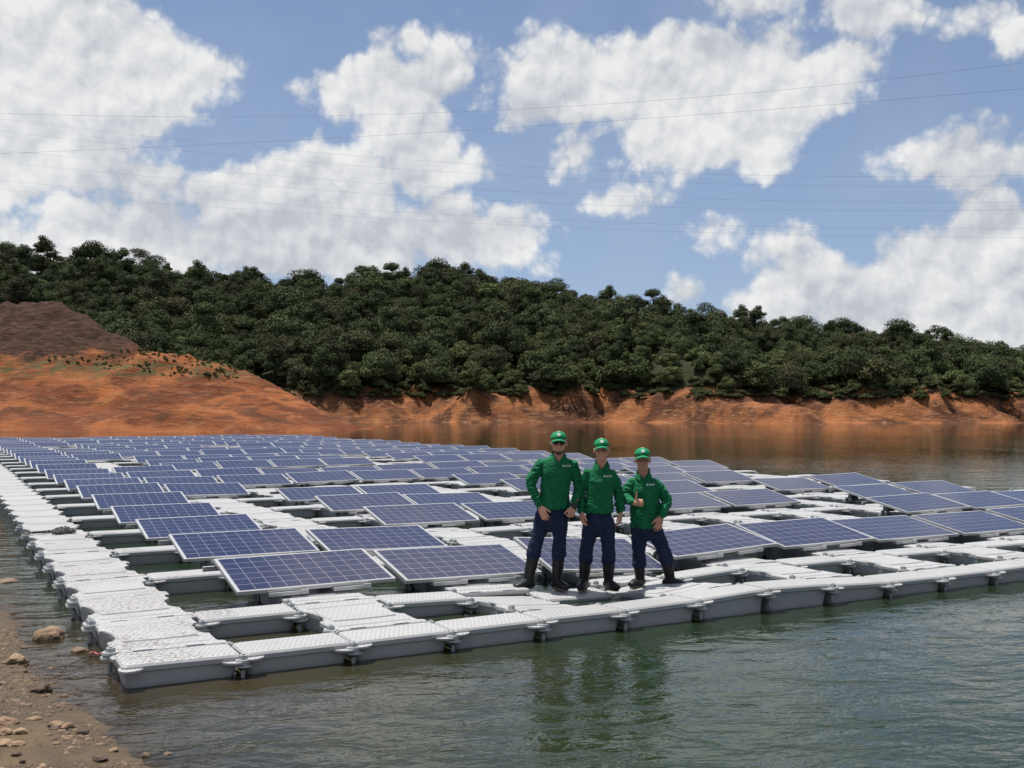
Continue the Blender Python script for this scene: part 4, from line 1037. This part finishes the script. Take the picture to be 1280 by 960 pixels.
nind = 0; FV, FF, FT, fn = {'leaf': [], 'leafl': []}, {'leaf': [], 'leafl': []}, {'leaf': [], 'leafl': []}, {'leaf': 0, 'leafl': 0}
for (u, w, px) in cand:
    gz = fh(u, w)
    if gz < 5.0: continue
    low = (w-222)/108; right = px > 430
    r_ = rnd.random()
    if low < .10 and right: kn = 'bush' if r_ < .5 else ('light' if r_ < .8 else 'round')
    elif low < .30 and right: kn = 'light' if r_ < .42 else ('round' if r_ < .8 else 'tall')
    else: kn = 'round' if r_ < .50 else ('tall' if r_ < .78 else ('open' if r_ < .88 else 'light'))
    s = rnd.uniform(.7, 1.0+.7*rnd.random()**2)*(.85 if px > 800 else 1)
    vis = px > 340-(w-226)*3.2
    if vis and nind < 240 and rnd.random() < .45:
        nind += 1; tree(kn, u, w, gz-.3, s, SL[kn][0], SL[kn][1], 'forest_tree' if kn != 'bush' else 'bush')
    else:
        p = wp(u, w, gz-.3); key = 'leafl' if kn in ('light', 'bush') else 'leaf'; SCAT[key].append((p, s))
# understory filling the ground between the crowns
for k in range(1500):
    w = rnd.uniform(200, 336); u = rnd.uniform(-.56*w, .56*w); gz = fh(u, w)
    if gz < 6.0: continue
    SCAT['leafl'].append((wp(u, w, gz-.2), rnd.uniform(.5, .95)))
def scatter(nm, pts, protos, m):
    cl = bpy.data.collections.new(nm+'_kinds')
    for i, me in enumerate(protos): cl.objects.link(bpy.data.objects.new(nm+'_kind', me))
    me = bpy.data.meshes.new(nm); me.vertices.add(len(pts)); me.vertices.foreach_set('co', np.array([tuple(p) for p, s in pts], dtype=np.float32).ravel())
    a_ = me.attributes.new('size', 'FLOAT', 'POINT'); a_.data.foreach_set('value', np.array([s for p, s in pts], dtype=np.float32))
    me.materials.append(m); o = link(bpy.data.objects.new(nm, me))
    g = bpy.data.node_groups.new(nm, 'GeometryNodeTree'); g.interface.new_socket('Geometry', in_out='INPUT', socket_type='NodeSocketGeometry'); g.interface.new_socket('Geometry', in_out='OUTPUT', socket_type='NodeSocketGeometry')
    N = g.nodes; gi, go = N.new('NodeGroupInput'), N.new('NodeGroupOutput'); ci = N.new('GeometryNodeCollectionInfo'); ci.inputs['Collection'].default_value = cl; ci.inputs['Separate Children'].default_value = True; ci.inputs['Reset Children'].default_value = True
    ip = N.new('GeometryNodeInstanceOnPoints'); ip.inputs['Pick Instance'].default_value = True
    rv = N.new('FunctionNodeRandomValue'); rv.data_type = 'FLOAT_VECTOR'; rv.inputs[0].default_value = (-.06, -.06, 0); rv.inputs[1].default_value = (.06, .06, 6.28)
    na = N.new('GeometryNodeInputNamedAttribute'); na.data_type = 'FLOAT'; na.inputs['Name'].default_value = 'size'
    for a, b in ((gi.outputs[0], ip.inputs['Points']), (ci.outputs[0], ip.inputs['Instance']), (rv.outputs[0], ip.inputs['Rotation']), (na.outputs[0], ip.inputs['Scale']), (ip.outputs[0], go.inputs[0])): g.links.new(a, b)
    md = o.modifiers.new('scatter', 'NODES'); md.node_group = g; return o
o = scatter('forest', SCAT['leaf'], [k[0] for kn in ('round', 'tall') for k in KINDS[kn]], M['leaf']); tag(o, 'dense dark green forest canopy covering the slope', 'forest', None, 'stuff')
o = scatter('undergrowth', SCAT['leafl'], [k[0] for kn in ('light', 'bush') for k in KINDS[kn]], M['leafl']); tag(o, 'lighter green undergrowth between the trees of the slope', 'undergrowth', None, 'stuff')
# brush along the lip of the far bank
V0, F0, T0 = [], [], []; n0 = 0
for k in range(5200):
    w = rnd.uniform(192, 240); u = rnd.uniform(-.6*w, .62*w); gz = fh(u, w)
    if not (4.7 < gz < 8.5): continue
    V, F, T = rnd.choice(KINDS['bush'])[2]; s = rnd.uniform(.25, .75); p = wp(u, w, gz-.2)
    V0.append(V*s*np.array([1, 1, rnd.uniform(.5, 1)])+np.array(p)); F0.append(F+n0); n0 += len(V); Tn = T.copy(); Tn[:, 1] = rnd.uniform(.2, 1.2); Tn[:, 0] = rnd.uniform(0, .8); T0.append(Tn)
o = link(bpy.data.objects.new('brush', foliage_mesh('brush', np.concatenate(V0), np.concatenate(F0), np.concatenate(T0), M['leafl']))); tag(o, 'low dry brush along the lip of the red bank', 'brush', None, 'stuff')
# scrub on top of the left headland and small dry tufts on its face
def sh(u, w): return float(spit_h(np.array([[float(u)]]), np.array([[float(w)]]))[0, 0])
V0, F0, T0 = [], [], []; n0 = 0
for k in range(900):
    px = rnd.uniform(120, 300) if k % 3 else rnd.uniform(-60, 120); w = rnd.uniform(128, 150); u = (px-640)/FPX*w; z = sh(u, w)
    if not (5.2 < z < 10) : continue
    if z > 9 and px < 150: continue
    V, F, T = rnd.choice(KINDS['bush'])[2]; s = rnd.uniform(.05, .15); p = wp(u, w, z-.05)
    V0.append(V*s+np.array(p)); F0.append(F+n0); n0 += len(V); T0.append(T)
o = link(bpy.data.objects.new('scrub', foliage_mesh('scrub', np.concatenate(V0), np.concatenate(F0), np.concatenate(T0), M['leafl']))); tag(o, 'low green scrub along the crest of the orange headland', 'scrub', None, 'stuff')

# ------------------------------------------------------------------ power lines high over the valley
M['wire'] = simple('wire', (.10, .10, .11), .6, .3)
WIRES = [([(0, 135), (240, 154), (640, 128), (1280, 75)], 95, 'topmost thin power line crossing the sky and rising to the right'),
         ([(0, 191), (215, 181), (640, 157), (1280, 107)], 90, 'second thin power line from the top, darkest, rising to the right'),
         ([(0, 148), (210, 170), (575, 205), (860, 213), (1280, 217)], 150, 'third thin power line from the top at the right frame edge'),
         ([(0, 165), (215, 182), (565, 216), (860, 227), (1280, 229)], 152, 'fourth thin power line from the top at the right frame edge'),
         ([(0, 187), (250, 210), (570, 234), (860, 247), (1280, 250)], 154, 'fifth thin power line from the top at the right frame edge'),
         ([(0, 202), (300, 229), (600, 248), (860, 259), (1280, 260)], 156, 'sixth thin power line from the top at the right frame edge'),
         ([(0, 226), (300, 249), (570, 268), (860, 281), (1280, 283)], 158, 'seventh thin power line from the top at the right frame edge'),
         ([(0, 238), (300, 258), (570, 276), (860, 292), (1280, 294)], 160, 'lowest of the thin power lines crossing the sky')]
for pts, w, lab in WIRES:
    xs = [p[0] for p in pts]; cf = np.polyfit(xs, [p[1] for p in pts], 2); bm = bmesh.new(); P_ = []
    for k in range(49):
        px = -500+k*2300/48; P_.append(wp((px-640)/FPX*w, w, hz(float(np.polyval(cf, px)), w)))
    tube(bm, P_, [.0065*w/100 if w > 100 else .009]*len(P_), (0, 0, 1), 5, False)
    o = link(bpy.data.objects.new('power_line', from_bm(bm, 'power_line', M['wire']))); tag(o, lab, 'power line', 'power lines crossing the sky')

# ------------------------------------------------------------------ sky and sun
world = bpy.data.worlds.new('World'); sc.world = world; world.use_nodes = True; nt = world.node_tree
def fbm(nt, vec, scale, detail=5, rough=.55, dist=0):
    n = nt.nodes.new('ShaderNodeTexNoise'); n.noise_dimensions = '2D'; n.inputs['Scale'].default_value = scale; n.inputs['Detail'].default_value = detail; n.inputs['Roughness'].default_value = rough; L(nt, vec, n.inputs['Vector']); return n.outputs[0]
bg = nt.nodes['Background']; out = nt.nodes['World Output']
SE = R(74)                                            # sun elevation
sd = (FH*.55-RH*.75).normalized(); saz = math.atan2(sd.x, sd.y)   # behind and to the left of the men
sky = nt.nodes.new('ShaderNodeTexSky'); sky.sky_type = 'NISHITA'; sky.sun_disc = False; sky.sun_elevation = SE; sky.sun_rotation = saz
sky.altitude = 1800; sky.air_density = 1.0; sky.dust_density = .5; sky.ozone_density = 2.5
tc_ = nt.nodes.new('ShaderNodeTexCoord'); D = tc_.outputs['Generated']; s = nt.nodes.new('ShaderNodeSeparateXYZ'); L(nt, D, s.inputs[0])
az = mth(nt, 'ARCTAN2', s.outputs[0], s.outputs[1]); el = mth(nt, 'ARCSINE', s.outputs[2])
cmb = nt.nodes.new('ShaderNodeCombineXYZ'); L(nt, mth(nt, 'MULTIPLY', az, 57.2958), cmb.inputs[0]); L(nt, mth(nt, 'MULTIPLY', el, 57.2958), cmb.inputs[1]); A = cmb.outputs[0]
def azel(px, py):
    da = math.atan((px-640)/FPX); return (math.degrees(YAW+da), math.degrees(math.atan((HOR-py)/FPX*math.cos(da))))
PD_ = 1/FPX*57.2958
BL_ = [(60, 60, 150, 85), (110, 115, 125, 75), (20, 160, 110, 80), (205, 120, 55, 45), (245, 98, 32, 16), (276, 86, 20, 20), (80, 20, 60, 50), (30, 210, 70, 40), (-80, 120, 130, 130),
 (500, 115, 75, 50), (548, 78, 38, 45), (430, 118, 50, 36), (500, 150, 80, 50), (540, 190, 45, 50), (502, 40, 26, 16), (578, 205, 26, 20),
 (180, 226, 42, 28), (100, 268, 66, 32), (170, 295, 150, 48), (330, 258, 105, 62), (430, 235, 95, 62), (400, 300, 190, 55), (560, 290, 90, 40), (640, 298, 56, 36), (50, 310, 70, 40), (505, 210, 60, 40),
 (715, 92, 100, 55), (830, 95, 130, 62), (930, 105, 110, 58), (960, 165, 58, 50), (1020, 95, 62, 42), (725, 190, 46, 28), (850, 165, 95, 50), (1060, 75, 45, 25), (690, 120, 60, 40),
 (770, 250, 24, 12), (806, 243, 16, 8), (880, 292, 26, 13), (850, 370, 22, 14),
 (1090, 8, 66, 30), (1135, 22, 36, 16), (1245, 8, 34, 22), (1290, 30, 30, 18), (980, -30, 90, 30),
 (1205, 185, 72, 24), (1255, 200, 56, 24), (1150, 175, 30, 16),
 (1000, 350, 58, 46), (1100, 372, 120, 48), (1238, 268, 44, 34), (1215, 330, 85, 62), (1180, 390, 150, 50), (1270, 300, 60, 60), (990, 312, 30, 20), (960, 385, 50, 35)]
wn = nt.nodes.new('ShaderNodeTexNoise'); wn.inputs['Scale'].default_value = .35; wn.inputs['Detail'].default_value = 5; L(nt, A, wn.inputs['Vector'])
ws_ = nt.nodes.new('ShaderNodeVectorMath'); ws_.operation = 'SUBTRACT'; L(nt, wn.outputs['Color'], ws_.inputs[0]); ws_.inputs[1].default_value = (.5, .5, .5)
wm = nt.nodes.new('ShaderNodeVectorMath'); wm.operation = 'MULTIPLY_ADD'; L(nt, ws_.outputs[0], wm.inputs[0]); wm.inputs[1].default_value = (2.2, 1.8, 0); L(nt, A, wm.inputs[2]); AW = wm.outputs[0]
acc = None
for (cx, cy, rx, ry) in BL_:
    a_, e_ = azel(cx, cy); sx_, sy_ = rx*PD_, ry*PD_
    mp = nt.nodes.new('ShaderNodeVectorMath'); mp.operation = 'MULTIPLY_ADD'; L(nt, AW, mp.inputs[0]); mp.inputs[1].default_value = (1/sx_, 1/sy_, 0); mp.inputs[2].default_value = (-a_/sx_, -e_/sy_, 0)
    ln = nt.nodes.new('ShaderNodeVectorMath'); ln.operation = 'LENGTH'; L(nt, mp.outputs[0], ln.inputs[0])
    k = min(rx, ry)/38.
    f = mth(nt, 'MULTIPLY_ADD', ln.outputs['Value'], -k, k)
    if acc is None: acc = f
    else:
        acc = mth(nt, 'SMOOTH_MAX', acc, f, .22)
# generic broken cumulus everywhere else in the sky
gen = mth(nt, 'MULTIPLY', mth(nt, 'SUBTRACT', fbm(nt, A, .055, 3), .53), 9)
azd = mth(nt, 'ABSOLUTE', mth(nt, 'SUBTRACT', mth(nt, 'MULTIPLY', az, 57.2958), math.degrees(YAW)))
outm = mth(nt, 'MAXIMUM', mth(nt, 'MULTIPLY', mth(nt, 'SUBTRACT', azd, 28), .25), mth(nt, 'MULTIPLY', mth(nt, 'SUBTRACT', mth(nt, 'MULTIPLY', el, 57.2958), 24), .25))
outm = mth(nt, 'MINIMUM', outm, 1.0)
gen = mth(nt, 'MULTIPLY', mth(nt, 'ADD', gen, 2.0), outm, clamp=False); gen = mth(nt, 'SUBTRACT', gen, 2.0)
acc = mth(nt, 'MAXIMUM', acc, gen)
def dens(vec):
    n = fbm(nt, vec, .36, 6, .54); return n
def sdens(vec):
    vo = nt.nodes.new('ShaderNodeTexVoronoi'); vo.voronoi_dimensions = '2D'; vo.feature = 'SMOOTH_F1'; vo.inputs['Scale'].default_value = .42; vo.inputs['Detail'].default_value = 3.0; vo.inputs['Roughness'].default_value = .52
    vo.inputs['Lacunarity'].default_value = 2.1; vo.inputs['Smoothness'].default_value = .35; vo.normalize = True; L(nt, vec, vo.inputs['Vector'])
    bl = mth(nt, 'MULTIPLY', mth(nt, 'SUBTRACT', .42, vo.outputs['Distance']), 2.1)
    return mth(nt, 'ADD', bl, mth(nt, 'MULTIPLY', mth(nt, 'SUBTRACT', dens(vec), .5), .9))
dw = nt.nodes.new('ShaderNodeVectorMath'); dw.operation = 'MULTIPLY_ADD'; L(nt, ws_.outputs[0], dw.inputs[0]); dw.inputs[1].default_value = (1.2, 1.0, 0); L(nt, A, dw.inputs[2]); A2 = dw.outputs[0]
N0 = sdens(A2)
off = nt.nodes.new('ShaderNodeVectorMath'); off.operation = 'ADD'; L(nt, A2, off.inputs[0]); off.inputs[1].default_value = (-.28, .55, 0)
N1 = sdens(off.outputs[0])
dn_ = mth(nt, 'ADD', acc, N0)
msk = nt.nodes.new('ShaderNodeMapRange'); msk.interpolation_type = 'SMOOTHSTEP'; L(nt, dn_, msk.inputs[0]); msk.inputs[1].default_value = -.02; msk.inputs[2].default_value = .62
thick = mth(nt, 'MULTIPLY', dn_, .22, clamp=True)
lit = mth(nt, 'ADD', mth(nt, 'MULTIPLY', mth(nt, 'SUBTRACT', N0, N1), .95), .78, clamp=False)
lit = mth(nt, 'SUBTRACT', lit, mth(nt, 'MULTIPLY', thick, .20)); lit = mth(nt, 'SUBTRACT', lit, ramp(nt, fbm(nt, A2, .16, 3, .5), (.42, 0.), (.66, .55))); lit = mth(nt, 'MINIMUM', mth(nt, 'MAXIMUM', lit, 0), 1)
cc_ = mixc(nt, lit, (5.9, 6.2, 6.8, 1), (9.8, 9.8, 9.7, 1))
alpha = mth(nt, 'MULTIPLY', msk.outputs[0], .96)
veil = mth(nt, 'MULTIPLY', ramp(nt, fbm(nt, A, .12, 5, .6), (.40, 0.), (.75, .40)), 1.0)
hazeb = nt.nodes.new('ShaderNodeMapRange'); L(nt, mth(nt, 'MULTIPLY', el, 57.2958), hazeb.inputs[0]); hazeb.inputs[1].default_value = 0; hazeb.inputs[2].default_value = 22; hazeb.inputs[3].default_value = .62; hazeb.inputs[4].default_value = .30
tinted = nt.nodes.new('ShaderNodeVectorMath'); tinted.operation = 'MULTIPLY'; L(nt, sky.outputs[0], tinted.inputs[0]); tinted.inputs[1].default_value = (1.15, 1.18, 1.22)
skyc = mixc(nt, mth(nt, 'ADD', mth(nt, 'MULTIPLY', veil, .5), hazeb.outputs[0]), tinted.outputs[0], (4.3, 5.3, 7.1, 1))
up_ = mth(nt, 'MULTIPLY', s.outputs[2], 60, clamp=True)
fin = mixc(nt, mth(nt, 'MULTIPLY', alpha, up_), skyc, cc_)
L(nt, fin, bg.inputs[0]); bg.inputs[1].default_value = .059
world.cycles.sampling_method = 'MANUAL'; world.cycles.sample_map_resolution = 512
sun = bpy.data.lights.new('sun', 'SUN'); sun.energy = 4.8; sun.angle = R(.5); sun.color = (1, .96, .90)
so = link(bpy.data.objects.new('sun', sun)); dvec = Vector((sd.x*math.cos(SE), sd.y*math.cos(SE), math.sin(SE)))
so.rotation_euler = dvec.to_track_quat('Z', 'Y').to_euler(); so.location = (0, 0, 60)
vs = sc.view_settings; sc.display_settings.display_device = 'sRGB'; vs.view_transform = 'Standard'; vs.look = 'None'; vs.exposure = .58; vs.gamma = 1; vs.use_curve_mapping = False
sc.cycles.max_bounces = 6; sc.cycles.diffuse_bounces = 3; sc.cycles.glossy_bounces = 3; sc.cycles.transmission_bounces = 2; sc.cycles.caustics_reflective = False; sc.cycles.caustics_refractive = False
sc.cycles.use_denoising = True
